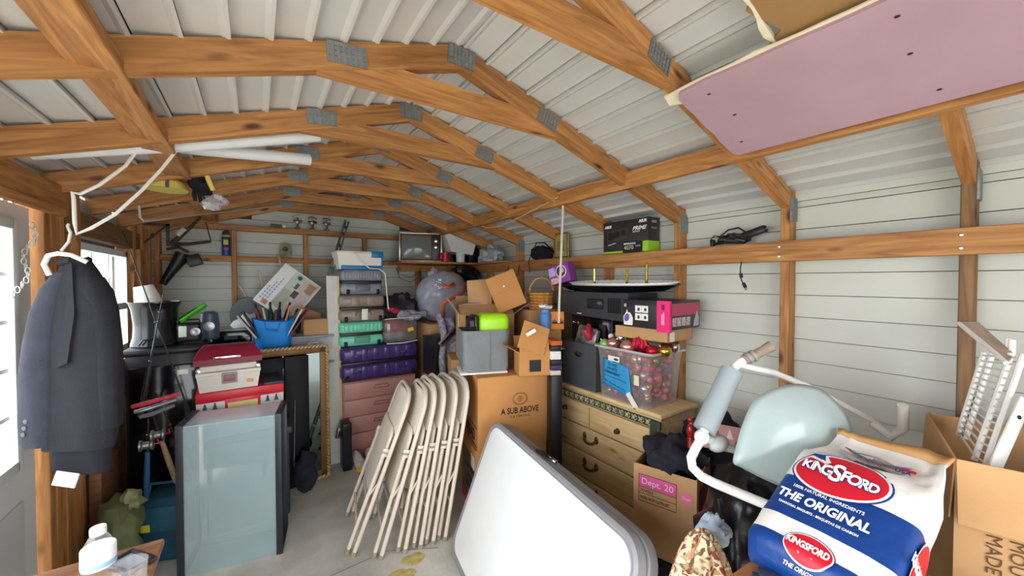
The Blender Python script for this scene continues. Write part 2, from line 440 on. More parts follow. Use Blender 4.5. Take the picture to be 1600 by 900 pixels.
# ================================================================== OVERHEAD
b1 = board('ceiling_brace', (-.338, YF, 2.19), (-.338, 4.45, 2.19), .04, .105, pine)
tag(b1, 'long knotty pine board running front to back under the rafters above the jacket', 'board')
b2 = board('ceiling_brace', (1.76, YF, 2.19), (1.76, 4.45, 2.19), .095, .04, pine)
tag(b2, 'long pine board running front to back under the rafters beside the pink board', 'board')

# pink drywall under the right slope, with the torn end of a brown backed sheet above it
def slope_sheet(name, outline, m, depth, th, parent=None):
    t = Vector((1, 0, -SL)).normalized(); n = Vector((SL, 0, 1)).normalized()
    P = lambda x, y, d: Vector((x, y, zr(x))) - n*d
    return B().loft([[P(x, y, depth) for x, y in outline], [P(x, y, depth+th) for x, y in outline]]).o(name, m, parent, smooth=0)
rnd = random.Random(3)
pink = mat('pink_drywall', (184, 152, 165), .8, var=.05, scale=4)
gyp = mat('gypsum', (236, 226, 200), .9, var=.05, bump=.4, bscale=80)
brown_paper = mat('brown_drywall_paper', (158, 122, 78), .85, var=.04)
def ragged(x0, x1, y, n=14, amp=.012):
    return [(x0+(x1-x0)*i/n, y + rnd.uniform(-amp, amp)) for i in range(n+1)]
edge = [(1.742, .80), (1.742, YF), (1.30, YF)] + [(1.30 + rnd.uniform(-.004, .004), y) for y in [YF+.2+.12*i for i in range(16)] if y < .8] + [(1.305, .80)] + ragged(1.33, 1.72, .815, 8, .004)
pb = slope_sheet('drywall_board', edge, pink, .112, .012)
tag(pb, 'pink drywall board with screw heads fixed under the roof slope', 'board')
core = [(1.29 + rnd.uniform(-.006, .004), YF+.05+.06*i) for i in range(34) if YF+.05+.06*i < .84] ; core = core + [(1.302, .86), (1.35, .87), (1.37, .82), (1.36, YF+.05)]
slope_sheet('gypsum_edge', core, gyp, .106, .006, pb)
for x, y in ((1.36, .72), (1.5, .70), (1.66, .75), (1.50, .25), (1.68, .22), (1.36, .25), (1.52, -.1)):
    t = B().ell((0, 0, 0), (.006, .006, .002), 10, 6)
    o = t.o('screw_head', mat('dark_screw', (40, 30, 60), .5), pb); n = Vector((SL, 0, 1)).normalized()
    o.location = Vector((x, y, zr(x))) - n*.125
bt = [(1.02, .50)] + [(1.02+.33*i/9, .50 + rnd.uniform(-.03, .03)) for i in range(1, 10)] + [(1.42, .5), (1.42, YF), (1.02, YF)]
bs = slope_sheet('drywall_sheet', bt, brown_paper, .075, .012)
tag(bs, 'brown paper backed drywall sheet with a torn end above the pink board', 'board')
tr = [(1.02, .505)] + [(1.02+.36*i/10, .510 + rnd.uniform(-.008, .010)) for i in range(1, 11)] + [(1.38, .498), (1.02, .498)]
slope_sheet('torn_edge', tr, gyp, .072, .018, bs)

tube_w = mat('tube_white', (225, 226, 226), .35, var=.02)
o = B().tube([(-.70, 2.2, 2.105), (-.2, 2.2, 2.235), (.277, 2.2, 2.375)], .031, 14).o('plastic_tube', tube_w)
tag(o, 'white plastic tube lying behind the second rafter, farther up than the other tube', 'tube')
o = B().tube([(-.5, 2.32, 2.225), (.262, 2.46, 2.315)], .031, 14).o('plastic_tube', tube_w)
tag(o, 'white plastic tube resting on the long board, its free end below a metal plate', 'tube')

cordm = mat('cord_white', (232, 230, 224), .6, var=0)
o = B().tube([(-.40, 2.2, 2.181), (-.44, 2.18, 2.09), (-.51, 2.15, 1.995), (-.557, 2.136, 1.953), (-.575, 2.13, 1.955), (-.572, 2.13, 1.93), (-.572, 2.135, 1.84), (-.569, 2.141, 1.80), (-.53, 2.14, 1.825), (-.461, 2.13, 1.884), (-.39, 2.17, 1.996), (-.33, 2.19, 2.10), (-.285, 2.2, 2.187), (-.30, 2.2, 2.21)], .0065, 7).o('cord', cordm)
tag(o, 'white cord looped down from the long ceiling board above the jacket', 'cord')
cabm = mat('cable_grey', (196, 190, 180), .6, var=0)
o = B().tube([(-.552, 3.0, 2.05), (-.549, 3.0, 1.985), (-.535, 3.01, 1.965), (-.45, 3.3, 2.03), (-.347, 3.8, 2.137), (-.1, 4.1, 2.24), (.216, 4.38, 2.36)], .006, 6).o('cable', cabm)
tag(o, 'thin pale cable strung under the rear rafters toward the back gable', 'cable')

yel = mat('pale_yellow', (226, 206, 104), .5, var=.05)
hat = T('hard_hat', 'pale yellow hard hat with a grey strap above the long board', 'hat', (-.40, 2.75, 2.13))
B().ell((0, 0, 0), (.085, .10, .055), 24, 12, flat=.012).o('shell', yel, hat)
B().lathe([(.07, -.016), (.098, -.018), (.1, -.013), (.07, -.008)], 24, None, .95, 1.1).o('brim', yel, hat)
B().tube([(.02, -.103, -.02), (.02, -.095, .02), (.02, -.06, .05), (.02, 0, .058)], .009, 6).o('strap', mat('strap_grey', (92, 96, 106), .8), hat)
B().box((-.03, -.097, .015), (.018, .012, .014), .003).o('badge', black, hat)
gl = T('work_glove', 'black work glove with a yellow band tucked beside the long board', 'glove', (-.245, 2.72, 2.16), 10)
B().ell((0, 0, 0), (.06, .04, .05), 18, 12, amp=.02, fr=25).o('palm', black_cloth, gl)
for i in range(4): B().tube([(-.03+.02*i, -.01, -.03), (-.035+.024*i, -.015, -.07), (-.03+.024*i, -.005, -.10-.005*(i % 2))], [.012, .011, .008], 8).o('finger', black_cloth, gl)
B().tube([(.015, -.045, .05), (.03, -.05, 0), (.045, -.04, -.035)], .012, 8).o('band', yel, gl)
o = B().ell((-.19, 2.72, 2.065), (.06, .04, .045), 14, 9, amp=.03, fr=35).o('plastic_wrapper', film('crinkled_clear', (.93, .92, .95, 1), .35, .05), smooth=10)
tag(o, 'crumpled clear plastic wrapper hanging beside the black glove', 'wrapper')
o = B().tube([(1.78, 1.992, 2.235), (1.775, 1.99, 2.1), (1.75, 1.98, 1.75), (1.728, 1.972, 1.45), (1.722, 1.968, 1.33)], .0085, 7).o('rope', mat('rope_white', (212, 206, 196), .8, var=.1, scale=60))
tag(o, 'white rope hanging down from the long board in front of the wicker basket', 'rope')
o = B().tube([(1.74, 2.0, 2.2), (1.70, 2.3, 2.13), (1.73, 2.7, 2.08), (1.80, 3.1, 2.12), (1.765, 3.3, 2.2)], .004, 6).o('string', mat('string_tan', (200, 180, 150), .8, var=0))
tag(o, 'thin tan string sagging from the long board in front of the back shelf', 'string')

# ================================================================== LEFT SIDE
# jacket
suit = mat('suit_charcoal', (30, 30, 38), .9, var=.14, scale=14, bump=.25, bscale=140)
suit_lit = mat('suit_charcoal_lit', (54, 56, 68), .9, var=.12, scale=14, bump=.25, bscale=140)  # paler copy of the suit cloth, daylight on the sleeve put into its colour
trous = mat('trousers_navy', (22, 22, 30), .9, var=.1)
jk = T('suit_jacket', 'dark charcoal suit jacket hanging from a cord beside the window', 'jacket', (-.56, 2.12, 0), -34)
def body(secs, n=28, pw=2.4, ruf=.006):
    loops = []
    for (cx, cy, z, rx_, ry_) in secs:
        L = []
        for k in range(n):
            a = 2*math.pi*k/n; ca, sa = math.cos(a), math.sin(a)
            x = cx + rx_*math.copysign(abs(ca)**(2/pw), ca); y = cy + ry_*math.copysign(abs(sa)**(2/pw), sa)
            w = ruf*math.sin(a*5+z*9)*(1.8-z if z < 1.8 else 0)
            L.append((x+w, y+w, z))
        loops.append(L)
    return loops
B().loft(body([(-.01, 0, .985, .128, .055), (0, 0, 1.1, .13, .06), (.0, 0, 1.25, .132, .062), (.005, 0, 1.4, .13, .062), (.012, 0, 1.52, .115, .058), (.006, 0, 1.60, .09, .05), (0, 0, 1.66, .06, .04), (0, 0, 1.70, .03, .03)])).o('body', suit, jk, smooth=60)
for nm_, m_, path in (('sleeve', suit_lit, [(-.03, -.01, 1.65, .035, .035), (-.055, -.02, 1.59, .048, .045), (-.075, -.03, 1.50, .056, .05), (-.095, -.034, 1.38, .06, .05), (-.108, -.036, 1.25, .062, .048), (-.112, -.036, 1.12, .06, .046), (-.114, -.036, 1.03, .056, .042), (-.114, -.036, 1.005, .054, .04)]),
                    ('sleeve', suit, [(.045, 0, 1.635, .036, .035), (.07, 0, 1.58, .042, .045), (.088, 0, 1.50, .046, .046), (.098, 0, 1.38, .046, .044), (.10, 0, 1.2, .044, .04), (.098, 0, 1.06, .04, .036)])):
    B().loft(body(path[::-1], 20, 2, .004)).o(nm_, m_, jk, smooth=60)
B().loft([[(-.01, -.072, 1.30), (.035, -.075, 1.32), (.055, -.066, 1.5), (.025, -.045, 1.69), (.0, -.045, 1.68)], [(-.01, -.062, 1.30), (.035, -.065, 1.32), (.055, -.056, 1.5), (.025, -.035, 1.69), (.0, -.035, 1.68)]]).o('lapel', suit, jk)
B().tube([(-.035, -.01, 1.675), (-.02, -.04, 1.69), (.015, -.042, 1.695), (.035, -.01, 1.68), (.01, .025, 1.70)], .014, 8, closed=True).o('collar', suit, jk)
for i in range(3): B().lathe([(.008, 0), (.008, .003), (.002, .004)], 12, Matrix.Translation((-.125+.005*i, -.078, 1.06+.024*i)) @ Matrix.Rotation(R(90), 4, 'X')).o('button', mat('button_grey', (96, 96, 104), .4), jk)
B().loft(body([(-.01, .005, .885, .105, .03), (-.01, .005, .95, .11, .035), (-.005, .005, 1.05, .11, .035)], 24, 3, .004)).o('trousers', trous, jk, smooth=60)
hg = T('clothes_hanger', 'white plastic hanger holding up the charcoal jacket', 'hanger', (-.565, 2.125, 1.70), -34)
B().tube([(-.045, -.05, -.06), (-.052, -.06, -.02), (-.03, -.065, .012), (0, -.06, .02), (.03, -.045, .015), (.06, -.02, -.01)], .0085, 8).o('arm', white_p, hg)
B().tube([(0, -.05, .03), (.004, -.03, .065), (.0, -.02, .10), (-.022, -.01, .125), (-.03, 0, .135)], .0045, 8).o('hook', white_p, hg)
tg = B().box((-.60, 2.10, .875), (.085, .004, .05), 0, rot=Euler((R(-14), R(8), R(-34))).to_matrix()).o('paper_tag', white_paper)
tag(tg, 'small white paper tag hanging under the hem of the dark jacket', 'tag')

# chain on the door
ch = B()
pts = [Vector((-.75+.012*math.sin(i*.7), 2.36-.0035*i-.0009*i*i*.35, 1.845-.0185*i)) for i in range(16)]
for i, p in enumerate(pts):
    a = i % 2
    ch.tube([p + Vector((0 if a else .007*math.cos(q), .007*math.cos(q) if a else 0, .013*math.sin(q))) for q in [k*math.pi/4 for k in range(8)]], .0025, 5, closed=True)
o = ch.o('chain', mat('chain_white', (225, 224, 220), .4, .2, var=0)); tag(o, 'white link chain hanging in front of the glazed door', 'chain')

# nightstand in the corner with bottle, glass and frame
brown = wood('brown_veneer', (132, 88, 60), (176, 126, 92), (96, 60, 40), .4)
ns = T('nightstand', 'brown wooden side table holding the water bottle', 'table', (-.50, 1.30, 0))
B().bb(-.26, .245, -.34, .33, .765, .79, .006).o('top', brown, ns)
B().bb(-.23, .215, -.30, .30, .12, .765, .004).o('body', brown, ns)
B().ell((.235, -.10, .69), (.035, .20, .09), 20, 12).o('rounded_front', brown, ns)
for x in (-.2, .19):
    for y in (-.27, .27): B().tube([(x, y, 0), (x, y, .13)], [.016, .022], 8).o('leg', brown, ns)
clearp = film('clear_plastic', (.97, .98, .99, 1), .04, .05)
bo = T('water_bottle', 'clear plastic water bottle with white label and cap on the side table', 'bottle', (-.347, 1.404, .791), 0)
B().lathe([(.026, 0), (.031, .004), (.032, .05), (.029, .058), (.032, .066), (.032, .125), (.03, .142), (.018, .166), (.0125, .172), (.0125, .176)], 28).o('body', clearp, bo)
B().lathe([(.0328, .09), (.0334, .092), (.0334, .138), (.0322, .141)], 28).o('label', mat('label_white', (238, 242, 248), .5, var=0), bo)
B().lathe([(.0338, .094), (.034, .096), (.034, .104), (.0338, .106)], 28).o('label_stripe', mat('stripe_blue', (150, 190, 222), .5, var=0), bo)
B().lathe([(.0155, .172), (.016, .174), (.016, .188), (.0145, .191)], 24).o('cap', white_p, bo)
gs = T('drinking_glass', 'clear drinking glass beside the water bottle', 'glass', (-.272, 1.318, .791))
B().lathe([(.024, 0), (.027, .004), (.033, .10), (.0345, .118), (.0325, .118), (.031, .10), (.025, .012), (.004, .01)], 28).o('bowl', clearp, gs)
B().lathe([(.0235, .012), (.0262, .05), (.026, .052), (.002, .052)], 24).o('drink', film('amber_drink', (.9, .62, .36, 1), .1), gs)
fm = T('picture_frame', 'small dark metal frame lying flat behind the drinking glass', 'frame', (-.315, 1.53, .791), -52)
for (x, y, w, h) in ((0, -.03, .10, .012), (0, .03, .10, .012), (-.05, 0, .012, .072), (.05, 0, .012, .072)): B().box((x, y, .006), (w, h, .012), .002).o('frame_side', mat('frame_dark', (52, 48, 52), .35, .4), fm)
B().box((0, 0, .004), (.09, .05, .004)).o('glass_sheet', mat('frame_glass', (120, 126, 136), .08, var=0), fm)

# floor clutter by the left wall
sk = T('cloth_sack', 'olive green cloth sack slumped against the left wall posts', 'bag', (-.60, 2.72, 0), 15)
B().ell((0, 0, .25), (.10, .13, .27), 22, 16, amp=.035, fr=11, flat=.25).o('sack', mat('olive_cloth', (96, 102, 66), .9, var=.2, bump=.3, bscale=50), sk)
B().ell((.05, -.05, .50), (.045, .06, .05), 14, 8, amp=.03, fr=22).o('mouth', mat('olive_cloth_light', (128, 128, 92), .9, var=.2), sk)
tb = T('tackle_bag', 'blue nylon bag with yellow patch behind the fish tank corner', 'bag', (-.43, 2.98, 0), -20)
B().box((0, 0, .19), (.24, .2, .38), .04, 3).o('bag', mat('teal_nylon', (34, 78, 100), .6, var=.15, bump=.2, bscale=30), tb)
B().box((-.02, -.102, .26), (.20, .012, .14), .005).o('pocket', mat('teal_nylon2', (44, 96, 116), .6, var=.1), tb)
B().box((-.07, -.112, .22), (.045, .006, .04), .002).o('patch', mat('patch_yellow', (214, 208, 60), .6), tb)
B().tube([(-.09, -.05, .37), (-.07, -.06, .45), (.05, -.06, .45), (.08, -.05, .37)], .009, 6).o('strap', mat('strap_blue', (40, 86, 110), .8), tb)
o = B().bb(-.74, -.69, 2.86, 3.17, .0, .62, .01).o('wood_sheet', wood('panel_brown', (118, 72, 40), (160, 104, 62), (80, 44, 24)))
tag(o, 'brown wooden panel standing against the left wall behind the sack', 'panel')

# black locker with label, behind the rods
lk = T('storage_locker', 'black plastic locker with a white label under the black tub', 'cabinet', (-.475, 3.47, 0))
B().bb(-.20, .17, -.24, .12, 0, 1.16, .02).o('body', black, lk)
B().bb(-.215, .185, -.255, .13, 1.15, 1.19, .015).o('lid', black, lk)
B().bb(-.18, .15, -.255, -.24, .08, 1.08, .008).o('door', black_gloss, lk)
B().bb(.05, .10, -.262, -.256, 1.015, 1.045).o('label', white_paper, lk)
B().tube([(.165, -.27, 1.17), (.175, -.275, 1.10), (.16, -.27, 1.06)], .008, 8).o('handle', chrome, lk)
tubm = mat('tub_black', (30, 30, 34), .18, var=.05)
tub = T('plastic_tub', 'glossy black waisted tub standing on the black locker', 'tub', (-.56, 3.42, 1.192))
B().lathe([(.12, 0), (.125, .005), (.112, .06), (.108, .14), (.118, .24), (.132, .28), (.136, .283), (.136, .29), (.128, .29), (.112, .24), (.1, .14), (.105, .02), (.01, .015)], 36).o('body', tubm, tub)
B().tube([(-.06, -.125, .02), (-.04, -.135, .05), (.03, -.135, .05), (.05, -.128, .02)], .006, 8).o('handle', tubm, tub)
cn = T('lampshade', 'white paper cone standing in the black tub', 'lampshade', (-.58, 3.44, 1.40), 0, None, 0, -12)
B().lathe([(.085, 0), (.05, .19), (.045, .19), (.08, 0)], 24).o('shade', mat('shade_white', (232, 232, 226), .7), cn)
bb_ = T('portable_radio', 'black portable radio with a pale screen beside the tub', 'radio', (-.385, 3.40, 1.192), 0)
B().box((0, 0, .075), (.13, .10, .13), .018, 3).o('body', black, bb_)
B().box((-.03, -.052, .085), (.042, .006, .075), .003).o('screen', mat('screen_pale', (206, 222, 206), .3), bb_)
B().lathe([(.028, 0), (.028, .006), (.02, .008), (.004, .004)], 20, Matrix.Translation((.035, -.05, .08)) @ Matrix.Rotation(R(90), 4, 'X')).o('speaker', steel, bb_)
B().tube([(-.06, 0, .13), (-.05, 0, .16), (.05, 0, .16), (.06, 0, .13)], .006, 8).o('handle', black, bb_)
gr = T('dust_scoop', 'bright green plastic scoop propped over the portable radio', 'scoop', (-.36, 3.42, 1.335), 12, None, 0, -22)
B().grid(lambda u, v: Vector((-.07+.17*u, -.05+.10*v, .02+.05*u + .03*(abs(v-.5)*2)**3)), 10, 10).o('pan', mat('lime_green', (76, 190, 40), .4), gr, solid=.004)
B().tube([(-.07, 0, .02), (-.11, 0, .0)], .01, 8).o('handle', MATS['lime_green'], gr)
sp = T('round_speaker', 'blue grey round speaker standing behind the radio', 'speaker', (-.285, 3.52, 1.192))
B().lathe([(.045, 0), (.055, .01), (.06, .10), (.05, .19), (.03, .205)], 24).o('shell', mat('blue_grey', (78, 92, 112), .35), sp)
B().lathe([(.03, 0), (.033, .004), (.005, .008)], 20, Matrix.Translation((0, -.058, .10)) @ Matrix.Rotation(R(90), 4, 'X')).o('cone', steel, sp)

# fishing rods
rodm = mat('rod_black', (40, 38, 40), .3); cork = mat('cork', (160, 134, 98), .8, var=.2, scale=60); redg = mat('red_grip', (190, 40, 60), .5)
def rod(label, p0, p1, grip, reel):
    r = T('fishing_rod', label, 'fishing rod', p0, 0, 'fishing rods by the tank')
    d = Vector(p1) - Vector(p0); n = d.normalized()
    B().tube([n*.25, d], [.006, .002], 8).o('blank', rodm, r)
    B().tube([(0, 0, 0), n*.14, n*.28], [.012, .014, .011], 10).o('grip', grip, r)
    for f_ in (.45, .65, .85):
        c = d*f_; e = n.orthogonal().normalized(); g = n.cross(e)
        B().tube([c + .008*(math.cos(q)*e + math.sin(q)*g) for q in [k*math.pi/4 for k in range(8)]], .0014, 5, closed=True).o('line_guide', chrome, r)
    if reel:
        c = n*.33
        M = Matrix.Translation(c + Vector((0, -.03, 0))) @ Matrix.Rotation(R(90), 4, 'Y')
        rl = B().lathe([(.018, -.03), (.03, -.028), (.03, -.02), (.02, -.012), (.02, .012), (.03, .02), (.03, .028), (.018, .03)], 18, M).o('reel', steel, r)
        B().tube([c + Vector((.03, -.03, 0)), c + Vector((.05, -.03, 0)), c + Vector((.05, -.06, .03))], .004, 6).o('crank', redg, rl)
rod('slim black fishing rod leaning left, its tip by the window corner', (-.25, 3.02, .42), (-.612, 2.95, 1.90), cork, False)
rod('slim fishing rod leaning right, crossing the other in front of the locker', (-.56, 2.98, .84), (-.448, 2.95, 1.545), rodm, False)
rod('fishing rod with a blue grip standing near the olive sack', (-.52, 2.86, .40), (-.49, 2.80, .98), mat('blue_grip', (36, 76, 116), .5), True)
rod('fishing rod with a cork grip and red crank beside the tank', (-.40, 2.90, .45), (-.50, 2.80, .99), cork, True)
rod('fishing rod with a dark red grip leaning toward the tank', (-.33, 2.96, .42), (-.47, 2.84, 1.0), mat('maroon_grip', (110, 50, 50), .5), False)
for i, (z, x0, x1, m) in enumerate(((.985, -.55, -.36, redg), (.955, -.54, -.37, steel), (.925, -.52, -.38, mat('handle_grey', (96, 98, 104), .5)))):
    o = B().tube([(x0, 2.76, z-.03), (x0+.05, 2.75, z-.02), (x1, 2.75, z+.01)], [.010, .012, .010], 10).o('hand_tool', m)
    tag(o, ('red gripped rod handle, topmost of three across the rods', 'bright steel rod handle, middle of three across the rods', 'dark grey rod handle, lowest of three across the rods')[i], 'tool', 'handles laid across the rods')

# ================================================================== CENTRE LEFT
glassb = film('tank_glass', (.84, .94, .96, 1), .2, .03)
frame_bl = mat('tank_rim', (40, 42, 50), .4)
tk = T('fish_tank', 'empty glass fish tank with black rims standing on its end on the floor', 'tank', (-.1285, 2.642, 0), -9.3)
w2, dp, hh_ = .2295, .27, .83
B().bb(-w2, w2, 0, .007, 0, hh_).o('pane', glassb, tk)
B().bb(-w2, w2, dp-.007, dp, 0, hh_).o('pane', glassb, tk)
B().bb(-w2, w2, .007, dp-.007, hh_-.007, hh_).o('pane', film('pane_top_sheen', (.80, .90, .96, 1), .55, .2), tk)  # bright sheen of the top pane put into a paler, denser film
B().bb(-w2, w2, .007, dp-.007, 0, .007).o('pane', glassb, tk)
B().bb(-w2+.003, -w2+.01, .007, dp-.007, .007, hh_-.007).o('pane', glassb, tk)
for sx in (-1, 1):
    x0, x1 = (sx*w2-.016, sx*w2+.016)
    b = B(); e = .008
    b.bb(x0, x1, -e, .008, -.0, hh_+e, .002).bb(x0, x1, dp-.008, dp+e, 0, hh_+e, .002)
    b.bb(x0, x1, 0, dp, hh_-.01, hh_+e, .002).bb(x0, x1, 0, dp, 0, .014, .002)
    b.o('rim', frame_bl, tk)
for y in (.004, dp-.004):
    B().tube([(-w2+.02, y, hh_-.004), (w2-.02, y, hh_-.004)], .004, 6).o('sealant', mat('sealant', (190, 205, 208), .4), tk)

# trunk, red box, tackle box
tkx = T('storage_footlocker', 'dark plastic trunk behind the fish tank', 'trunk', (-.06, 3.16, 0))
B().bb(-.21, .24, -.16, .2, 0, .58, .02).o('body', mat('trunk_dark', (44, 46, 54), .5), tkx)
B().bb(-.222, .255, -.175, .215, .57, .62, .015).o('lid', mat('trunk_lid', (60, 62, 72), .5), tkx)
red = mat('box_red', (206, 22, 44), .35, var=.03); 
rb = T('christmas_box', 'red and white cardboard box under the tackle box', 'box', (-.085, 3.02, .622), 3)
B().bb(-.232, .232, 0, .30, 0, .292, .002).o('carton', mat('box_white', (214, 212, 208), .5, var=.05), rb)
B().bb(-.234, .234, -.003, .303, .232, .2935, .002).o('red_band', red, rb)
B().bb(-.09, .10, -.005, 0, .165, .24, .001).o('red_panel', red, rb)
B().bb(-.075, .085, -.007, -.004, .17, .215).o('print', mat('print_cream', (226, 208, 140), .6), rb)
txt('MERRY LIGHTS', .02, red, rb, (.005, -.0085, .192), sx=.9) if False else None
for x in (-.19, -.14, .14, .19):
    t = B(); 
    for k in range(3): t.prism([(x-.016+.004*k, .185+.013*k), (x+.016-.004*k, .185+.013*k), (x, .205+.013*k)], -.0022, .0)
    t.o('tree_print', mat('print_green', (70, 84, 80), .6), rb, smooth=0)
B().bb(.12, .236, .0, .30, .2937, .31, .003).o('dark_lid', mat('lid_dark', (52, 54, 64), .5), rb)
cream = mat('tackle_cream', (222, 216, 206), .45, var=.03); maroon = mat('tackle_maroon', (128, 22, 46), .3, var=.03)
tx = T('tackle_box', 'cream tackle box with a maroon lid standing on the red box', 'tackle box', (-.15, 3.03, .918), 4)
B().loft([[(-.15, 0, 0), (.15, 0, 0), (.15, .17, 0), (-.15, .17, 0)], [(-.165, -.006, .10), (.165, -.006, .10), (.165, .18, .10), (-.165, .18, .10)], [(-.168, -.010, .104), (.168, -.010, .104), (.168, .184, .104), (-.168, .184, .104)], [(-.168, -.010, .122), (.168, -.010, .122), (.168, .184, .122), (-.168, .184, .122)]]).o('base', cream, tx)
B().bb(-.15, .15, .005, .17, .122, .165, .012).o('tray', cream, tx)
lo = []
for z, e, y0 in ((.165, 0, -.012), (.20, .004, -.014), (.235, -.012, .0), (.27, -.035, .03), (.278, -.05, .05)):
    lo.append([(-.175-e, y0, z+.005), (.175+e, y0, z+.005), (.175+e, .19-abs(e)*.3, z+.0), (-.175-e, .19-abs(e)*.3, z)])
B().loft(lo).o('lid', maroon, tx, smooth=25)
B().bb(-.145, .145, -.004, .01, .168, .188, .003).o('dark_gap', black, tx)
lt = B().bb(-.04, .04, -.02, -.008, .045, .115, .004).o('latch', mat('latch_grey', (150, 146, 142), .4), tx)
B().bb(-.03, .03, -.026, -.018, .06, .10, .003).o('latch_tab', mat('latch_rose', (150, 90, 96), .4), lt)
B().bb(.09, .125, -.0135, -.008, .035, .055, .002).o('sticker', mat('sticker_orange', (224, 170, 90), .5), tx)
for x in (-.155, .155): B().bb(x-.012, x+.012, -.014, -.008, .125, .15, .003).o('hinge', chrome, tx)
B().bb(-.08, .06, -.02, -.014, .208, .222, .002).o('emblem', chrome, tx)

# rope-framed mirror and the dark panels in front of it
goldrope = mat('rope_gold', (206, 176, 118), .4, .3, var=.15, scale=60); goldin = mat('frame_gold', (120, 84, 42), .5, .2, var=.1)
mr_ = T('framed_mirror', 'tall dark mirror in a gold rope twist frame standing on the floor', 'mirror', (.16, 3.42, 0), 0, None, -2)
MW, MH = .32, 1.07
rp = B()
path = [(-MW, 0), (MW, 0), (MW, MH), (-MW, MH)]
for (x0, z0), (x1, z1) in zip(path, path[1:]+path[:1]):
    L = math.hypot(x1-x0, z1-z0); n = int(L/.027)
    ux, uz = (x1-x0)/L, (z1-z0)/L
    for i in range(n):
        c = ((i+.5)/n)*L; px, pz = x0+ux*c, z0+uz*c
        a = math.atan2(uz, ux) + R(38)
        rp.ell((px, -.012, pz+.014), (.021, .013, .0105), 8, 6, rot=Matrix.Rotation(-a, 3, 'Y'))
rp.o('rope_moulding', goldrope, mr_, kind='stuff')
for nm, bnd in (('frame_side', (-MW, -MW+.055, 0, MH)), ('frame_side', (MW-.055, MW, 0, MH)), ('frame_rail', (-MW, MW, 0, .055)), ('frame_rail', (-MW, MW, MH-.055, MH))):
    B().bb(bnd[0], bnd[1], -.006, .02, bnd[2]+.014, bnd[3]+.014, .004).o(nm, goldin, mr_)
B().bb(-MW+.05, MW-.05, .004, .012, .06, MH-.03).o('glass', mat('dark_mirror', (96, 106, 106), .03, 1, var=0), mr_)
pn = T('folded_screen', 'black folded panel screen leaning on the gold framed mirror', 'screen', (.195, 3.33, 0), 2, None, -2)
for i, x in enumerate((-.19, -.02)):
    B().bb(x, x+.165, .02*i, .02*i+.016, .01, 1.03, .004).o('panel', mat('panel_black', (20, 20, 24), .5, spec=.2), pn)
B().tube([(.03, -.004, .15), (.045, -.006, .7)], .004, 6).o('pull_cord', steel, pn)
B().tube([(-.035, -.004, .55), (-.03, -.004, .95)], .003, 6).o('edge_strip', steel, pn)
o = B().ell((.30, 3.26, .16), (.085, .06, .16), 16, 12, amp=.03, fr=14, flat=.16).o('duffel_bag', mat('navy_cloth', (26, 28, 42), .85, var=.2)); tag(o, 'dark navy duffel bag slumped at the foot of the black screen', 'bag')

# black chest with stereo, blue tote bag
cb = T('storage_chest', 'long black storage chest behind the gold framed mirror', 'chest', (-.08, 3.62, 0))
B().bb(-.30, .32, 0, .5, 0, 1.04, .01).o('body', black, cb)
B().bb(-.31, .33, -.012, .51, 1.035, 1.07, .008).o('lid', black, cb)
for x in (-.15, .16): B().bb(x-.14, x+.14, -.012, 0, .1, .95, .006).o('door', black_gloss, cb)
st = T('stereo_receiver', 'black stereo receiver on the chest behind the maroon tackle box', 'stereo', (-.19, 3.82, 1.072))
B().bb(-.20, .20, 0, .28, .015, .14, .004).o('case', black, st)
B().bb(-.202, .202, -.008, 0, .018, .138, .003).o('front_panel', black_gloss, st)
B().bb(-.205, .205, -.012, .29, .138, .152, .003).o('top_plate', mat('plate_grey', (128, 126, 124), .3, .6), st)
B().bb(-.03, .06, -.01, -.007, .07, .10).o('display', mat('display_grey', (70, 74, 78), .2), st)
for x in (-.12, .13): B().lathe([(.018, 0), (.018, .014), (.015, .016)], 18, Matrix.Translation((x, -.008, .07)) @ Matrix.Rotation(R(90), 4, 'X')).o('knob', steel, st)
B().bb(.155, .19, -.011, -.008, .03, .12).o('badge_plate', steel, st)
for x in (-.17, .17): B().lathe([(.02, 0), (.02, .015)], 12, Matrix.Translation((x, .04, 0))).o('foot', black, st)
blue = mat('tote_blue', (16, 138, 228), .5, var=.08, scale=6, bump=.15, bscale=14)
bt = T('tote_bag', 'bright blue shopping bag stuffed with magazines and umbrellas', 'bag', (.115, 3.68, 1.072), -4)
lo = []
for z, rx_, ry_ in ((0, .115, .08), (.06, .125, .09), (.14, .13, .10), (.21, .145, .105), (.235, .15, .1)):
    L = []
    for k in range(32):
        a = 2*math.pi*k/32; ca, sa = math.cos(a), math.sin(a)
        q = 1 + .03*math.sin(a*6+z*14)
        L.append((rx_*q*math.copysign(abs(ca)**.55, ca), ry_*q*math.copysign(abs(sa)**.55, sa), z + (.02*math.sin(a*2+1) if z > .2 else 0)))
    lo.append(L)
B().loft(lo).o('bag', blue, bt, smooth=60)
B().tube([(-.06, -.10, .22), (-.05, -.125, .16), (.03, -.13, .15), (.05, -.105, .22)], .006, 6).o('handle', blue, bt)
cols = [(210, 208, 204), (52, 50, 56), (150, 30, 40), (60, 60, 66), (190, 176, 150), (36, 74, 60), (90, 60, 50), (34, 40, 84), (200, 120, 80), (28, 26, 32), (206, 200, 196), (120, 40, 60)]
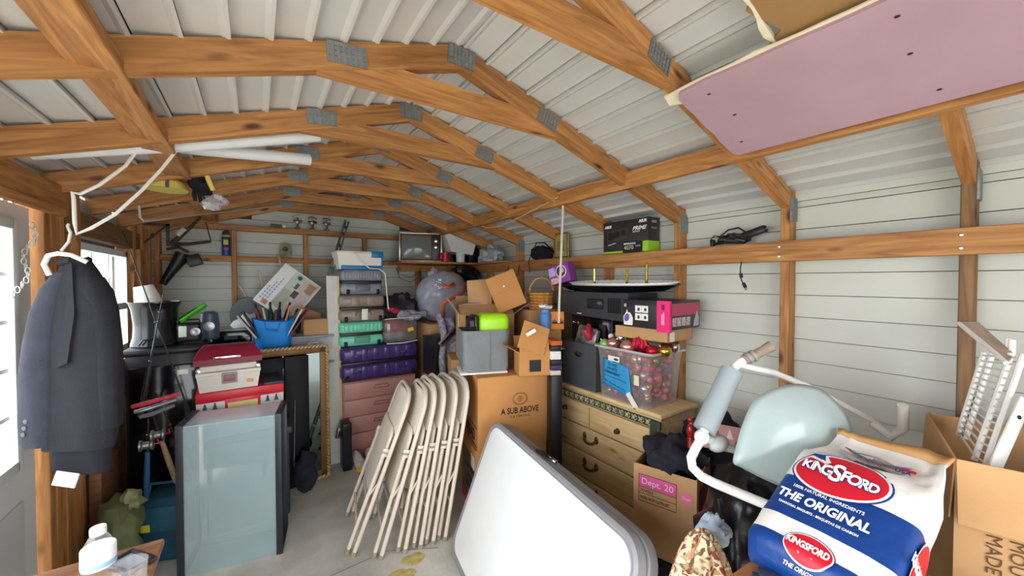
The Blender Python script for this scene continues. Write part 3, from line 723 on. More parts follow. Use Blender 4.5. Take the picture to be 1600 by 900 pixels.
for i, c in enumerate(cols):
    x = -.115 + .02*i; m = mat('item_%d' % i, c, .6)
    if i in (2, 5, 7, 9):
        o = T('umbrella', ('maroon', 'dark green', 'navy', 'black')[(2, 5, 7, 9).index(i)] + ' folded umbrella poking out of the blue bag', 'umbrella', (.115+x, 3.68+.02*(i % 3-1), 1.22), 0, 'things in the blue bag', -8, -22+4*i)
        B().lathe([(.012, 0), (.02, .06), (.017, .15), (.006, .19)], 12).o('canopy', m, o)
        B().tube([(0, 0, .18), (0, 0, .225)], .009, 8).o('handle', black, o)
    else:
        o = T('magazine', {0: 'white magazine at the far end of the blue bag', 1: 'charcoal folder beside the white magazine in the blue bag', 3: 'slate grey folder near the maroon umbrella', 4: 'beige booklet beside the dark green umbrella', 6: 'brown booklet between the green and navy umbrellas', 8: 'orange tan booklet poking out of the blue bag', 10: 'pale grey booklet next to the black umbrella', 11: 'dull red booklet at the near end of the blue bag'}[i], 'magazine', (.115+x, 3.67, 1.16), 0, 'things in the blue bag', -6, -34+6.2*i)
        B().bb(-.006, .006, -.08, .08, 0, .22+.02*(i % 3)).o('cover', m, o)
        B().bb(-.0045, .0045, -.078, .081, .003, .219+.02*(i % 3)).o('pages', white_paper, o)
# printed white box behind the bag
wb2 = T('printed_box', 'white box with a printed room picture, tilted on its corner behind the blue bag', 'box', (.274, 4.2, 1.211), 0, None, 0, 38.5)
BW, BH = -.435, .385
wb2.rotation_euler = (0, R(-52.3)+R(90)*0, 0)
B().bb(0, .435, 0, .085, 0, .385, .002).o('carton', mat('box_print_white', (232, 230, 228), .5, var=.02), wb2)
ims = [((.05, .42, .02, .26), (206, 186, 160)), ((.06, .24, .16, .255), (170, 180, 160)), ((.25, .41, .15, .255), (190, 205, 190)), ((.07, .30, .03, .14), (206, 184, 186)), ((.30, .40, .03, .10), (160, 126, 96)), ((.20, .27, .12, .17), (78, 58, 48)), ((.28, .34, .16, .19), (96, 84, 60)), ((.36, .42, .17, .235), (150, 200, 178)), ((.02, .06, .28, .33), (206, 150, 110))]
for i, ((a, b_, c, d), col) in enumerate(ims):
    B().bb(a, b_, -.0012-.0003*i, .001, c, d).o('print', mat('box_print_%d' % i, col, .5, var=.1, scale=40), wb2)
B().lathe([(.02, 0), (.02, .003)], 18, Matrix.Translation((.39, -.004, .20)) @ Matrix.Rotation(R(90), 4, 'X')).o('badge', mat('badge_dark', (40, 60, 56), .5), wb2)
lav = mat('print_lavender', (158, 164, 206), .5, var=0)
for k in range(3):
    for j in range(9-2*k): B().bb(.05+.03*j, .05+.03*j+.02, -.002, 0, .30+.025*k, .313+.025*k).o('print_line', lav, wb2)

gc = T('chair_back', 'grey rounded plastic chair behind the blue bag against the back wall', 'chair', (-.07, 4.32, 0))
B().lathe([(.13, 0), (.135, .012), (.13, .024)], 28, Matrix.Translation((0, 0, 1.30)) @ Matrix.Rotation(R(90), 4, 'X'), 1, 1.25).o('backrest', mat('slate_plastic', (98, 108, 108), .5), gc)
B().bb(-.16, .16, -.12, .16, .80, .83, .01).o('seat', MATS['slate_plastic'], gc)
for x in (-.13, .13):
    for y in (-.1, .13): B().tube([(x, y, 0), (x*.9, y*.9, .81)], .014, 8).o('leg', steel, gc)
    B().tube([(x, .0, .8), (x*.8, .0, 1.2)], .012, 8).o('upright', steel, gc)
o = B().ell((-.075, 4.0, 1.20), (.10, .09, .14), 18, 12, amp=.04, fr=14, flat=.125).o('plastic_bag', mat('bag_white', (226, 228, 232), .5, var=.05)); tag(o, 'white plastic bag standing on the chest before the grey chair', 'bag')
for i, (a, b_) in enumerate((((.10, 4.38, 1.3), (.02, 4.38, 1.72)), ((.02, 4.36, 1.3), (-.14, 4.40, 1.58)))):
    o = board('wood_strip', a, b_, .03, .018, wood('strip_%d' % i, (186, 160, 120), (214, 190, 150), (150, 110, 70)), side=(0, 1, 0))
    tag(o, ('pale wooden strip sticking up steeply behind the printed white box', 'pale wooden strip leaning low behind the printed white box')[i], 'wood strip')

# totes beside the mirror
tg_ = film('grey_tote', (.72, .76, .80, 1), .5, .25); lidm = mat('tote_lid', (150, 158, 166), .45)
for i, (z, lab) in enumerate(((.93, 'grey see-through tote with a white label, upper of the two beside the mirror'), (.70, 'grey see-through tote, lower of the two beside the mirror'))):
    t = T('storage_tote', lab, 'tote', (.40, 3.72, z))
    B().loft([[(-.14, 0, 0), (.14, 0, 0), (.14, .34, 0), (-.14, .34, 0)], [(-.165, -.02, .19), (.165, -.02, .19), (.165, .36, .19), (-.165, .36, .19)]]).o('body', tg_, t)
    B().bb(-.175, .175, -.03, .37, .19, .212, .006).o('lid', lidm, t)
    if not i:
        B().bb(-.03, .05, -.024, -.016, .10, .15).o('label', white_paper, t)
        for k in range(3): B().bb(-.024, .044-.012*k, -.0245, -.02, .135-.013*k, .142-.013*k).o('label_line', mat('label_blue', (70, 110, 180), .6), t)
    B().ell((0, .17, .08), (.12, .14, .07), 12, 8, amp=.03, fr=20).o('contents', mat('tote_contents', (96, 104, 118), .8, var=.4, scale=30), t)
t = T('plastic_crate', 'dark plastic crate on the floor under the grey totes', 'crate', (.41, 3.72, 0))
B().bb(-.15, .15, 0, .34, 0, .69, .012).o('body', mat('crate_dark', (34, 36, 44), .5), t); B().bb(-.155, .155, -.012, .35, .65, .698, .006).o('rim', MATS['crate_dark'], t)
def carton(name, label, loc, rz, w, d, h, m=card, rx=0, ry=0, tape=True, group=None):
    t = T(name, label, 'box', loc, rz, group, rx, ry)
    B().bb(-w/2, w/2, -d/2, d/2, 0, h, .004).o('body', m, t)
    for sx in (-1, 1): B().bb(*( (-w/2+.003, -.0015) if sx < 0 else (.0015, w/2-.003)), -d/2+.003, d/2-.003, h, h+.0035).o('flap', m, t)
    if tape: B().bb(-.025, .025, -d/2-.001, d/2+.001, h+.0036, h+.0044).o('tape', mat('tape_tan', (170, 126, 84), .35), t)
    return t
carton('cardboard_box', 'small plain cardboard box on the grey tote lid', (.435, 3.80, 1.143), -3, .19, .16, .135)
carton('cardboard_box', 'tilted cardboard box behind the small plain box on the tote', (.33, 4.02, 1.16), 10, .2, .14, .2, card, 0, 22)
o = B().ell((.305, 3.93, 1.25), (.03, .03, .12), 12, 10).o('dark_bottle', black, None); tag(o, 'dark rounded bottle between the blue bag and the small cardboard box', 'bottle')

# plank and black things between mirror and suitcases
pk = T('wood_plank', 'tall white painted plank with a bare edge leaning beside the suitcases', 'plank', (.575, 3.62, 0), 0, None, -5.2)
B().bb(-.05, .035, 0, .02, 0, 1.67).o('board', mat('plank_white', (212, 212, 206), .6, var=.06, scale=14), pk)
B().bb(.035, .055, -.004, .03, 0, 1.67).o('edge_strip', mat('edge_cream', (220, 196, 150), .6), pk)
o = T('tower_speaker', 'narrow black tower speaker beside the pink drawers', 'speaker', (.628, 3.47, 0))
B().bb(-.035, .035, -.05, .10, 0, .40, .006).o('cabinet', black, o); B().bb(-.03, .03, -.056, -.05, .04, .38, .004).o('grille', mat('grille', (34, 34, 40), .9, bump=.3, bscale=300), o)
o = T('metal_bracket', 'silver metal clamp hung on the plank near the black speaker', 'bracket', (.585, 3.53, .30), 10, None, 0, 14)
B().box((0, 0, 0), (.05, .03, .09), .006).o('body', steel, o); B().box((.0, -.018, .0), (.03, .008, .05), .003).o('plate', black, o)
cr_ = T('curtain_rail', 'long grey metal rail with clips leaning against the back wall studs', 'rail', (.545, 3.79, 1.672))
B().tube([(0, 0, 0), (.265, .63, .60)], .012, 8).o('rail', galv, cr_); B().tube([(.03, 0, -.01), (.295, .625, .59)], .008, 8).o('rail', galv, cr_)
for f_ in (.1, .25, .5, .72, .86): B().box((.265*f_+.01, .63*f_-.01, .6*f_), (.03, .02, .03), .004).o('clip', mat('clip_dark', (70, 66, 60), .5, .5), cr_)

# ================================================================== SUITCASE STACK
def suitcase(label, loc, w, d, h, m, ribs, cat='suitcase', dark=black, rot=0, tagc=False, hp=None):
    t = T('suitcase', label, cat, loc, rot)
    hz = h*.5
    for z0, z1 in ((0, hz-.008), (hz+.008, h)):
        B().bb(-w/2, w/2, 0, d, z0, z1, min(.045, h*.17), 4).o('shell', m, t)
    B().bb(-w/2+.01, w/2-.01, .008, d-.01, hz-.014, hz+.014, .004).o('zip_band', dark, t)
    n = ribs
    for i in range(n):
        x = -w/2 + w*(i+1)/(n+1)
        for z0, z1 in ((.018, hz-.028), (hz+.028, h-.018)):
            if z0 < .1 and ribs > 9: continue
            B().bb(x-w/(n+1)*.26, x+w/(n+1)*.26, -.005, d*.9, z0, z1+.0, .004).o('rib', m, t)
    b = B(); z = hz*.5
    if hp != 'none':
        b.tube([(-w*.17, -.004, z), (-w*.15, -.012, z+.028), (w*.15, -.012, z+.028), (w*.17, -.004, z)], .007, 8)
        b.bb(-w*.18, w*.18, -.004, .004, z-.03, z+.04, .003)
    else:
        for x in (-w*.3, w*.3): b.bb(x-.03, x+.03, -.008, 0, hz*1.35, hz*1.55, .004).bb(x-.03, x+.03, -.008, 0, hz*.45, hz*.62, .004)
    b.o('handle', mat('handle_%d' % len(bpy.data.materials), tuple(int(255*(v**.4545)*.75) for v in m.node_tree.nodes['Principled BSDF'].inputs['Base Color'].default_value[:3]), .4), t)
    for x in (-w/2+.05, w/2-.05):
        B().lathe([(.02, -.012), (.024, -.008), (.024, .008), (.02, .012)], 14, Matrix.Translation((x, -.012, .028)) @ Matrix.Rotation(R(90), 4, 'Y')).o('wheel', dark, t)
    if tagc:
        B().box((w*.02, -.02, hz*.55), (.055, .004, .10), .001, rot=Euler((R(4), 0, R(4))).to_matrix()).o('luggage_tag', white_paper, t)
    return t
pd = T('drawer_unit', 'dusty pink plastic drawer unit under the purple suitcase', 'drawers', (.965, 3.62, 0))
pinkd = mat('drawer_pink', (196, 142, 136), .45, var=.04); pinkd2 = mat('drawer_pink_frame', (178, 124, 120), .5)
B().bb(-.335, .335, .012, .42, 0, .70, .008).o('frame', pinkd2, pd)
for i in range(4):
    z = .075+.155*i
    dr = B().bb(-.325, .325, -.004, .02, z+.004, z+.151, .006).o('drawer', pinkd, pd)
    b = B().tube([(-.07, -.006, z+.082), (-.06, -.008, z+.108), (.06, -.008, z+.108), (.07, -.006, z+.082)], .005, 6).bb(-.07, .07, -.012, -.002, z+.076, z+.084, .002)
    b.o('handle', mat('drawer_handle', (160, 108, 106), .5), dr)
suitcase('large purple hard suitcase lying flat on the pink drawers', (.965, 3.60, .715), .70, .44, .30, mat('luggage_purple', (72, 52, 112), .28, var=.06), 6, hp='none')
suitcase('mint green hard suitcase stacked on the purple one', (.805, 3.65, 1.018), .39, .30, .222, mat('luggage_mint', (118, 212, 178), .35, var=.04), 10)
suitcase('taupe hard suitcase with a white luggage tag stacked on the mint one', (.815, 3.65, 1.243), .40, .30, .245, mat('luggage_taupe', (146, 130, 118), .35, var=.05), 2, tagc=True)
suitcase('blue grey ribbed suitcase stacked under the white and blue bin', (.82, 3.68, 1.490), .365, .30, .235, mat('luggage_grey', (140, 142, 156), .35, var=.05), 14)
bn = T('plastic_bin', 'white plastic bin with blue lid corners on top of the suitcases', 'bin', (.80, 3.70, 1.727), 0)
binblue = mat('bin_blue', (22, 116, 178), .4)
B().loft([[(-.175, 0, 0), (.185, 0, 0), (.185, .26, 0), (-.175, .26, 0)], [(-.20, -.015, .16), (.20, -.015, .16), (.20, .275, .16), (-.20, .275, .16)]]).o('body', mat('bin_white', (236, 234, 222), .4, var=.02), bn)
B().bb(-.165, .19, -.008, .265, -.002, .035, .004).o('base_band', binblue, bn)
B().bb(-.205, .10, -.02, .28, .148, .165, .004).o('rim', mat('bin_rim', (222, 214, 196), .5), bn)
B().bb(.10, .208, -.022, .282, .11, .17, .004).o('blue_corner', binblue, bn); B().bb(.19, .203, -.016, .276, .0, .12, .003).o('blue_corner', binblue, bn)
o = B().tube([(.74, 3.66, 1.88), (.80, 3.655, 1.80), (.87, 3.64, 1.735), (.96, 3.64, 1.73), (1.01, 3.63, 1.69), (1.02, 3.63, 1.55), (1.035, 3.63, 1.38), (1.04, 3.63, 1.35)], .0055, 7).o('extension_cord', cordm); tag(o, 'white cord trailing over the bin and down the suitcases', 'cord')

# ================================================================== REAR CENTRE HEAP
carton('moving_box', 'big cardboard moving box on the floor behind the chairs carrying the clear bag', (1.72, 3.80, 0), 0, .60, .50, 1.18)
carton('moving_box', 'plain cardboard box on the floor under the black speaker', (1.47, 3.25, 0), 0, .32, .30, .74)
rz_ = T('bedding_case', 'clear zipped case of red bedding with a yellow label on the purple suitcase', 'case', (1.165, 3.62, 1.018), 3)
B().box((0, .14, .12), (.33, .28, .235), .05, 4).o('cover', film('clear_vinyl', (.95, .94, .95, 1), .12, .06), rz_)
B().ell((.0, .14, .15), (.15, .125, .075), 20, 12, amp=.03, fr=14).o('bedding', mat('bedding_red', (150, 26, 46), .85, var=.2), rz_)
B().ell((-.03, .14, .07), (.13, .125, .055), 20, 12, amp=.03, fr=16, seed=3).o('bedding', mat('bedding_grey', (142, 134, 140), .85, var=.2), rz_)
B().box((.085, -.004, .125), (.06, .006, .035), .002, rot=Euler((0, R(-12), 0)).to_matrix()).o('label', mat('label_yellow', (238, 208, 30), .5), rz_)
B().tube([(-.165, -.004, .238), (0, -.012, .243), (.16, -.004, .238)], .004, 6).o('piping', white_p, rz_)
B().tube([(-.15, -.002, .006), (0, -.008, .0), (.15, -.002, .012)], .005, 6).o('piping', white_p, rz_)
o = B().ell((1.19, 3.80, 1.36), (.20, .15, .13), 26, 16, amp=.08, fr=11, flat=.12).o('clothes_bag', mat('bag_dark', (48, 42, 52), .35, var=.3, scale=12)); tag(o, 'dark shiny bag of clothes heaped above the red bedding case', 'bag')
o = B().ell((1.12, 3.68, 1.34), (.07, .05, .035), 16, 10, amp=.03, fr=20).o('red_cloth', mat('cloth_crimson', (190, 40, 70), .8, var=.2)); tag(o, 'crimson cloth poking out of the dark shiny bag', 'cloth')
o = B().ell((1.28, 3.66, 1.285), (.16, .05, .05), 22, 12, amp=.04, fr=16).o('grey_sheet', mat('sheet_lilac', (150, 146, 160), .8, var=.15)); tag(o, 'lilac grey folded sheet between the dark bag and the bedding case', 'sheet')
pb_ = T('storage_bag', 'big clear plastic bag of grey bedding with orange tape', 'bag', (1.67, 3.78, 1.19))
vinylbag = mat('bag_film', (160, 162, 176), .16, var=.16, scale=7, bump=.5, bscale=12)
B().ell((0, 0, .26), (.305, .24, .28), 40, 28, amp=.022, fr=6, flat=.25).ell((-.10, 0, .50), (.07, .06, .06), 14, 8, amp=.04, fr=20).o('bag', vinylbag, pb_, smooth=25)
org = mat('tape_orange', (226, 104, 52), .4, var=.1)
def on(a, e, k=1.03):
    a, e = R(a-28), R(e); return Vector((.30*k*math.cos(e)*math.sin(a), -.24*k*math.cos(e)*math.cos(a), .26+.27*k*math.sin(e)))
def ribbon(pts, w, m, name, par):
    b = B(); P = [Vector(p) for p in pts]; L1, L2 = [], []
    vs = []
    for i, p in enumerate(P):
        t = (P[min(i+1, len(P)-1)]-P[max(i-1, 0)]).normalized(); c = t.cross((p-Vector((0, 0, .26))).normalized()).normalized()
        vs.append((b.bm.verts.new(p-c*w/2), b.bm.verts.new(p+c*w/2)))
    for (a, c), (d, e) in zip(vs, vs[1:]): b.bm.faces.new((a, c, e, d))
    return b.o(name, m, par, solid=.003)
ribbon([on(8, -55), on(6, -30), on(8, -12), on(24, -2), on(42, 6), on(56, 14), on(66, 24)], .035, org, 'tape', pb_)
ribbon([on(66, 20), on(60, 34), on(50, 46), on(36, 56), on(18, 64)], .014, org, 'tape', pb_)
ribbon([on(6, 26), on(20, 22), on(34, 30)], .04, org, 'tape', pb_)
for i in range(40):
    a, e = random.uniform(-52, -22), random.uniform(18, 44)
    c = on(a+26, e, 1.02); B().box(tuple(c), (.010, .004, .009), 0, rot=Euler((0, 0, R(a))).to_matrix()).o('print_mark', white_ink, pb_, smooth=0)
spk = T('box_speaker', 'black box speaker with a round cone behind the folding chairs', 'speaker', (1.46, 3.20, .745), 6)
B().bb(-.13, .13, 0, .26, 0, .36, .006).o('cabinet', black, spk)
B().lathe([(.085, 0), (.09, .006), (.08, .008), (.05, -.01), (.02, .002), (.004, .004)], 30, Matrix.Translation((.04, -.001, .18)) @ Matrix.Rotation(R(90), 4, 'X')).o('cone', mat('cone_grey', (44, 44, 48), .5), spk)
flo = mat('floral_grey', (158, 152, 164), .85, var=.35, scale=34, bump=.3, bscale=30)
o = B().grid(lambda u, v: Vector((1.36+.15*u+.02*math.sin(v*7), 3.13-.03*math.sin(u*9)+(.14*(1-v)**3), 1.30-.62*v+.03*math.sin(u*6))), 20, 24).o('blanket', flo, smooth=60, solid=.012); tag(o, 'grey floral blanket hanging down in front of the black speaker', 'blanket')
o = B().ell((1.60, 3.36, 1.14), (.15, .12, .10), 22, 14, amp=.06, fr=13).o('blanket_bundle', flo); tag(o, 'grey floral bundle below the clear bag with orange tape', 'blanket')
sv = T('metal_channel', 'silver metal channel lying aslant across the floral blanket', 'metal strip', (1.33, 3.10, 1.05), 0, None, 0, -41)
sv.rotation_euler = (0, R(50), 0)
B().bb(-.025, .025, -.008, .008, 0, .40, .002).o('channel', steel, sv); B().bb(-.012, .012, -.010, -.006, .02, .40).o('slot', black, sv)

# shelf at the back right corner
sh = B().bb(1.28, 2.24, 3.98, 4.46, 1.812, 1.834, .003).o('shelf_board', pine); tag(sh, 'pine shelf board fixed in the back right corner under the television', 'shelf')
tvb = mat('tv_brown', (66, 50, 40), .4, var=.15, scale=20)
tv = T('television', 'old tube television with a grey screen on the back shelf', 'television', (1.545, 4.12, 1.835), -17)
B().bb(-.235, .235, 0, .28, 0, .325, .008).o('cabinet', tvb, tv)
for (a, b_, c, d) in ((-.238, -.222, 0, .328), (.222, .238, 0, .328), (-.238, .238, 0, .016), (-.238, .238, .312, .328)): B().bb(a, b_, -.012, 0, c, d, .002).o('trim', mat('tv_trim', (190, 184, 172), .3, .6), tv)
B().bb(-.21, .115, -.008, .002, .03, .30, .006).o('bezel', mat('tv_bezel', (120, 108, 96), .4), tv)
B().grid(lambda u, v: Vector((-.185+.275*u, -.012-.02*(1-(2*u-1)**2)*(1-(2*v-1)**2), .05+.225*v)), 12, 10).o('screen', mat('tv_screen', (118, 124, 120), .12, var=0), tv, smooth=60)
B().bb(.125, .212, -.006, .002, .02, .305, .003).o('control_panel', mat('tv_panel', (54, 44, 40), .4), tv)
for z in (.24, .17): B().lathe([(.02, 0), (.02, .016), (.015, .018)], 16, Matrix.Translation((.168, -.006, z)) @ Matrix.Rotation(R(90), 4, 'X')).o('knob', chrome, tv)
wc = T('plastic_basin', 'white plastic basin tilted on its side on the back shelf', 'basin', (2.0, 3.99, 1.94), 0, None, 0, 6)
wc.scale = (1.15, 1.15, 1.2)
B().loft([[(-.12, 0, 0), (.12, 0, 0), (.12, .2, 0), (-.12, .2, 0)], [(-.21, -.012, .15), (.15, -.012, .16), (.15, .22, .16), (-.21, .22, .15)]]).o('body', mat('basin_white', (226, 228, 226), .35), wc)
B().bb(-.22, .158, -.022, .23, .15, .168, .005).o('rim', white_p, wc)
o = T('red_mug', 'red mug on the back shelf beside the television', 'mug', (1.80, 4.03, 1.836))
B().lathe([(.042, 0), (.046, .005), (.046, .105), (.041, .105), (.04, .012), (.004, .01)], 24).o('cup', mat('mug_red', (196, 28, 40), .35), o); B().tube([(-.045, 0, .085), (-.075, 0, .075), (-.075, 0, .035), (-.045, 0, .025)], .007, 8).o('handle', MATS['mug_red'], o)
o = T('storage_jar', 'small white tub under the tilted basin on the back shelf', 'tub', (2.0, 4.04, 1.836))
B().lathe([(.046, 0), (.052, .005), (.054, .095), (.05, .10)], 24).o('body', mat('jar_white', (222, 228, 236), .4), o); B().lathe([(.056, .095), (.056, .11), (.05, .114)], 24).o('lid', white_p, o)
o = B().ell((2.12, 4.28, 1.93), (.10, .09, .11), 18, 12, amp=.04, fr=14, flat=.09).o('dark_bag', black_cloth); tag(o, 'black cloth bag behind the white basin on the back shelf', 'bag')
o = T('grey_appliance', 'dark appliance with a grey lid behind the white basin', 'appliance', (2.14, 4.10, 1.94), 0)
o.location = (2.18, 4.10, 1.836); B().bb(-.055, .05, -.05, .06, 0, .20, .012).o('body', black, o); B().bb(-.06, .055, -.055, .065, .20, .27, .015).o('lid', mat('lid_grey', (128, 128, 130), .4), o)
gbm = mat('grey_poly', (176, 180, 184), .35, var=.1, bump=.6, bscale=16)
sh2 = B().bb(2.12, 2.25, 3.30, 3.96, 1.812, 1.83, .003).o('shelf_board', pine); tag(sh2, 'narrow pine ledge along the wall rail under the grey plastic bag', 'shelf')
o = B().ell((2.17, 3.62, 1.905), (.085, .22, .095), 26, 16, amp=.06, fr=12, flat=.073).o('plastic_bag', gbm, smooth=20); tag(o, 'crumpled grey plastic bag at the end of the back shelf', 'bag')
o = B().ell((2.06, 4.02, 1.69), (.20, .12, .115), 22, 14, amp=.05, fr=10).o('black_bag', mat('bag_black_shiny', (26, 28, 34), .35, var=.2)); tag(o, 'black bag hanging under the back shelf', 'bag')
o = B().tube([(2.05, 4.02, 1.79), (2.05, 4.03, 1.815)], .012, 8)
o.o('strap', black, bpy.data.objects['black_bag'])
o = B()
for k in range(2): o.tube([(1.36+.01*k, 4.44, 1.77), (1.40, 4.42, 1.70-.05*k), (1.52, 4.42, 1.665-.06*k), (1.62, 4.42, 1.70-.05*k), (1.655, 4.44, 1.77)], .003, 5)
o = o.o('wire_loop', black); tag(o, 'thin black wire drooping in loops under the television shelf', 'wire')

# back wall small things
o = T('spray_can', 'blue spray can with a yellow cap on the back wall rail', 'can', (-.232, 4.485, 1.859))
B().lathe([(.034, 0), (.0345, .004), (.0345, .17), (.028, .185), (.02, .188)], 24).o('can', mat('can_blue', (26, 64, 150), .35), o)
B().lathe([(.0352, .175), (.03, .19), (.024, .195)], 24).o('yellow_ring', mat('can_yellow', (232, 208, 40), .4), o)
B().lathe([(.026, .19), (.026, .225), (.012, .24)], 20).o('nozzle', mat('nozzle_dark', (70, 60, 50), .5), o)
B().bb(-.02, .018, -.0362, -.028, .10, .15, .004).o('label_shield', mat('can_yellow2', (226, 206, 60), .5), o); B().bb(-.018, .018, -.0358, -.028, .05, .075, .003).o('label_red', mat('can_red', (200, 60, 60), .5), o)
txt('40', .026, mat('can_ink', (24, 50, 130), .5), o, (0, -.0368, .122)) if False else None
for i, x in enumerate((.357, .492, .626)):
    o = T('pipe_fitting', ('first silver valve fitting on the top rail, nearest the grey tube', 'middle one of the three silver valve fittings on the top rail', 'third silver valve fitting on the top rail, nearest the leaning rail')[i], 'fitting', (x, 4.44, 2.155), 15*i, 'silver fittings on the top rail')
    B().lathe([(.03, 0), (.03, .01), (.014, .018), (.011, .04), (.02, .055), (.024, .068), (.014, .08), (.014, .092)], 18).o('body', chrome, o)
    B().tube([(-.04, 0, .075), (.04, 0, .075)], [.012, .012], 10).o('outlet', chrome, o)
    B().tube([(-.045, 0, .115), (0, 0, .128), (.045, 0, .115)], [.006, .008, .006], 8).o('lever', chrome, o); B().tube([(0, 0, .09), (0, 0, .125)], .007, 8).o('stem', steel, o)
o = T('grey_tube', 'short grey tube lying on the top rail beside the silver fittings', 'tube', (.175, 4.44, 2.168), 12)
B().tube([(-.05, 0, 0), (.045, 0, 0)], .016, 12).o('tube', mat('tube_dark', (92, 92, 96), .4), o); B().tube([(.045, 0, 0), (.075, 0, 0)], .018, 12).o('cap', mat('cap_ivory', (222, 216, 200), .5), o)
om = T('metal_plate', 'weathered arched metal plate with a round hole on the back rail', 'plate', (.252, 4.49, 1.858), 0, None, -4)
pl = [(-.055, 0), (.055, 0)] + [(.055*math.cos(a), .095+.055*math.sin(a)) for a in [math.pi*k/10 for k in range(11)]]
B().prism(pl, -.01, .01).o('plate', mat('verdigris', (146, 144, 116), .7, .3, var=.25, scale=30), om)
B().lathe([(.026, 0), (.02, .02), (.01, .02), (.008, 0)], 18, Matrix.Translation((-.005, -.009, .085)) @ Matrix.Rotation(R(90), 4, 'X')).o('boss', mat('boss_dark', (88, 84, 70), .6, .4), om)
o = B().tube([(.185, 4.47, 1.866), (.19, 4.44, 1.862), (.195, 4.42, 1.84), (.20, 4.40, 1.78), (.235, 4.36, 1.70), (.29, 4.34, 1.63), (.345, 4.33, 1.575), (.38, 4.33, 1.55)], .012, 8).o('walking_cane', mat('handle_tan', (206, 178, 128), .6, var=.1)); tag(o, 'tan curved handle hanging from the back rail above the printed white box', 'cane')
gt = T('garden_tool', 'dark folding tool arm hanging under the end of the long board', 'tool', (-.33, 4.30, 1.97))
rust = mat('rust_dark', (78, 66, 52), .7, .4, var=.25, scale=30)
B().tube([(.0, 0, 0), (-.15, 0, -.03), (-.27, 0, -.04)], [.012, .014, .018], 8).o('lower_arm', rust, gt); B().tube([(0, 0, 0), (-.035, -.02, .17)], .005, 6).o('link', rust, gt)
B().tube([(-.27, 0, -.04), (-.16, -.04, .08), (-.06, -.08, .20)], [.022, .016, .010], 8).o('upper_arm', rust, gt); B().tube([(-.22, -.03, .04), (-.17, -.05, .10)], .022, 10).o('white_sleeve', mat('sleeve_ivory', (206, 200, 180), .6), gt)
bd = T('leaf_blower', 'black blower tool hanging nose down on the back left wall', 'tool', (-.55, 4.33, 1.86))
B().tube([(.02, 0, 0), (.0, 0, -.06), (-.06, 0, -.17), (-.11, 0, -.27)], [.05, .052, .036, .026], 12).o('body', black, bd); B().box((.10, 0, -.06), (.10, .07, .10), .01, rot=Euler((0, R(-18), 0)).to_matrix()).o('motor', black, bd)
B().tube([(-.08, 0, .03), (.0, -.02, .05), (.06, 0, .01)], .012, 8).o('handle', rust, bd)
hk = T('metal_shelf_bracket', 'dark metal bracket fixed to the left wall near the rear corner', 'bracket', (-.70, 4.1, 1.98))
B().bb(-.03, .12, -.01, .01, .08, .10).bb(.10, .12, -.01, .01, -.08, .10).o('bracket', rust, hk); B().tube([(-.03, 0, -.06), (.11, 0, .09)], .008, 6).o('brace', rust, hk)

# ================================================================== FOLDING CHAIRS
chm = mat('chair_beige', (216, 204, 188), .4, var=.05, scale=6); rubber = mat('rubber_tan', (150, 140, 126), .7)
def folding_chair():
    t = T('folding_chair', '', 'chair')
    w = .22
    arc = [(-w, 0, 0), (-w, 0, .45), (-w, 0, .80)] + [(-w+.13-.13*math.cos(a), 0, .86+.12*math.sin(a)) for a in [R(15*k) for k in range(0, 7)]]
    arc += [(-x, y, z) for x, y, z in arc[::-1]]
    B().tube(arc, .0125, 10).o('front_frame', chm, t)
    rr = [(-.195, .035, 0), (-.195, .035, .30), (-.195, .03, .60)] + [(.195, .03, .60), (.195, .035, .30), (.195, .035, 0)]
    B().tube(rr[:3], .0115, 10).o('rear_leg', chm, t); B().tube(rr[3:], .0115, 10).o('rear_leg', chm, t)
    B().tube([(-.195, .035, .16), (.195, .035, .16)], .009, 8).o('stretcher', chm, t); B().tube([(-w, 0, .24), (w, 0, .24)], .009, 8).o('stretcher', chm, t)
    def panel(z0, z1, x0, x1, y, bow):
        def f(u, v):
            k = (2*u-1); zz = z0+(z1-z0)*v
            xx = x0+(x1-x0)*v
            return Vector((k*xx, y + bow*(1-k*k), zz))
        return B().grid(f, 12, 8)
    def rounded(z0, z1, w0, w1, y, bow, r=.09):
        def f(u, v):
            k = 2*u-1; zz = z0+(z1-z0)*v; d = (z1-zz); e = (zz-z0); ww = w0+(w1-w0)*v
            if d < r: ww -= r-math.sqrt(max(0, r*r-(r-d)**2))
            if e < r*.5: q = r*.5; ww -= q-math.sqrt(max(0, q*q-(q-e)**2))
            return Vector((k*ww, y + bow*(1-k*k), zz))
        return B().grid(f, 12, 18)
    rounded(.70, .972, .212, .212, .004, .02, .115).o('backrest', chm, t, smooth=60, solid=.006)
    rounded(.33, .745, .19, .20, .022, .012, .06).o('seat', chm, t, smooth=60, solid=.012)
    for s in (-1, 1):
        B().box((s*.2, .02, .60), (.012, .05, .05), .004).o('hinge', chm, t); B().tube([(s*.207, -.012, .60), (s*.207, .052, .60)], .006, 8).o('rivet', steel, t)
        B().tube([(s*.2, .03, .34), (s*.21, .005, .42)], .006, 6).o('brace', chm, t)
        B().tube([(s*w, 0, 0), (s*w, 0, .025)], .016, 10).o('foot_cap', rubber, t); B().tube([(s*.195, .035, 0), (s*.195, .035, .025)], .015, 10).o('foot_cap', rubber, t)
    return t
c0 = folding_chair()
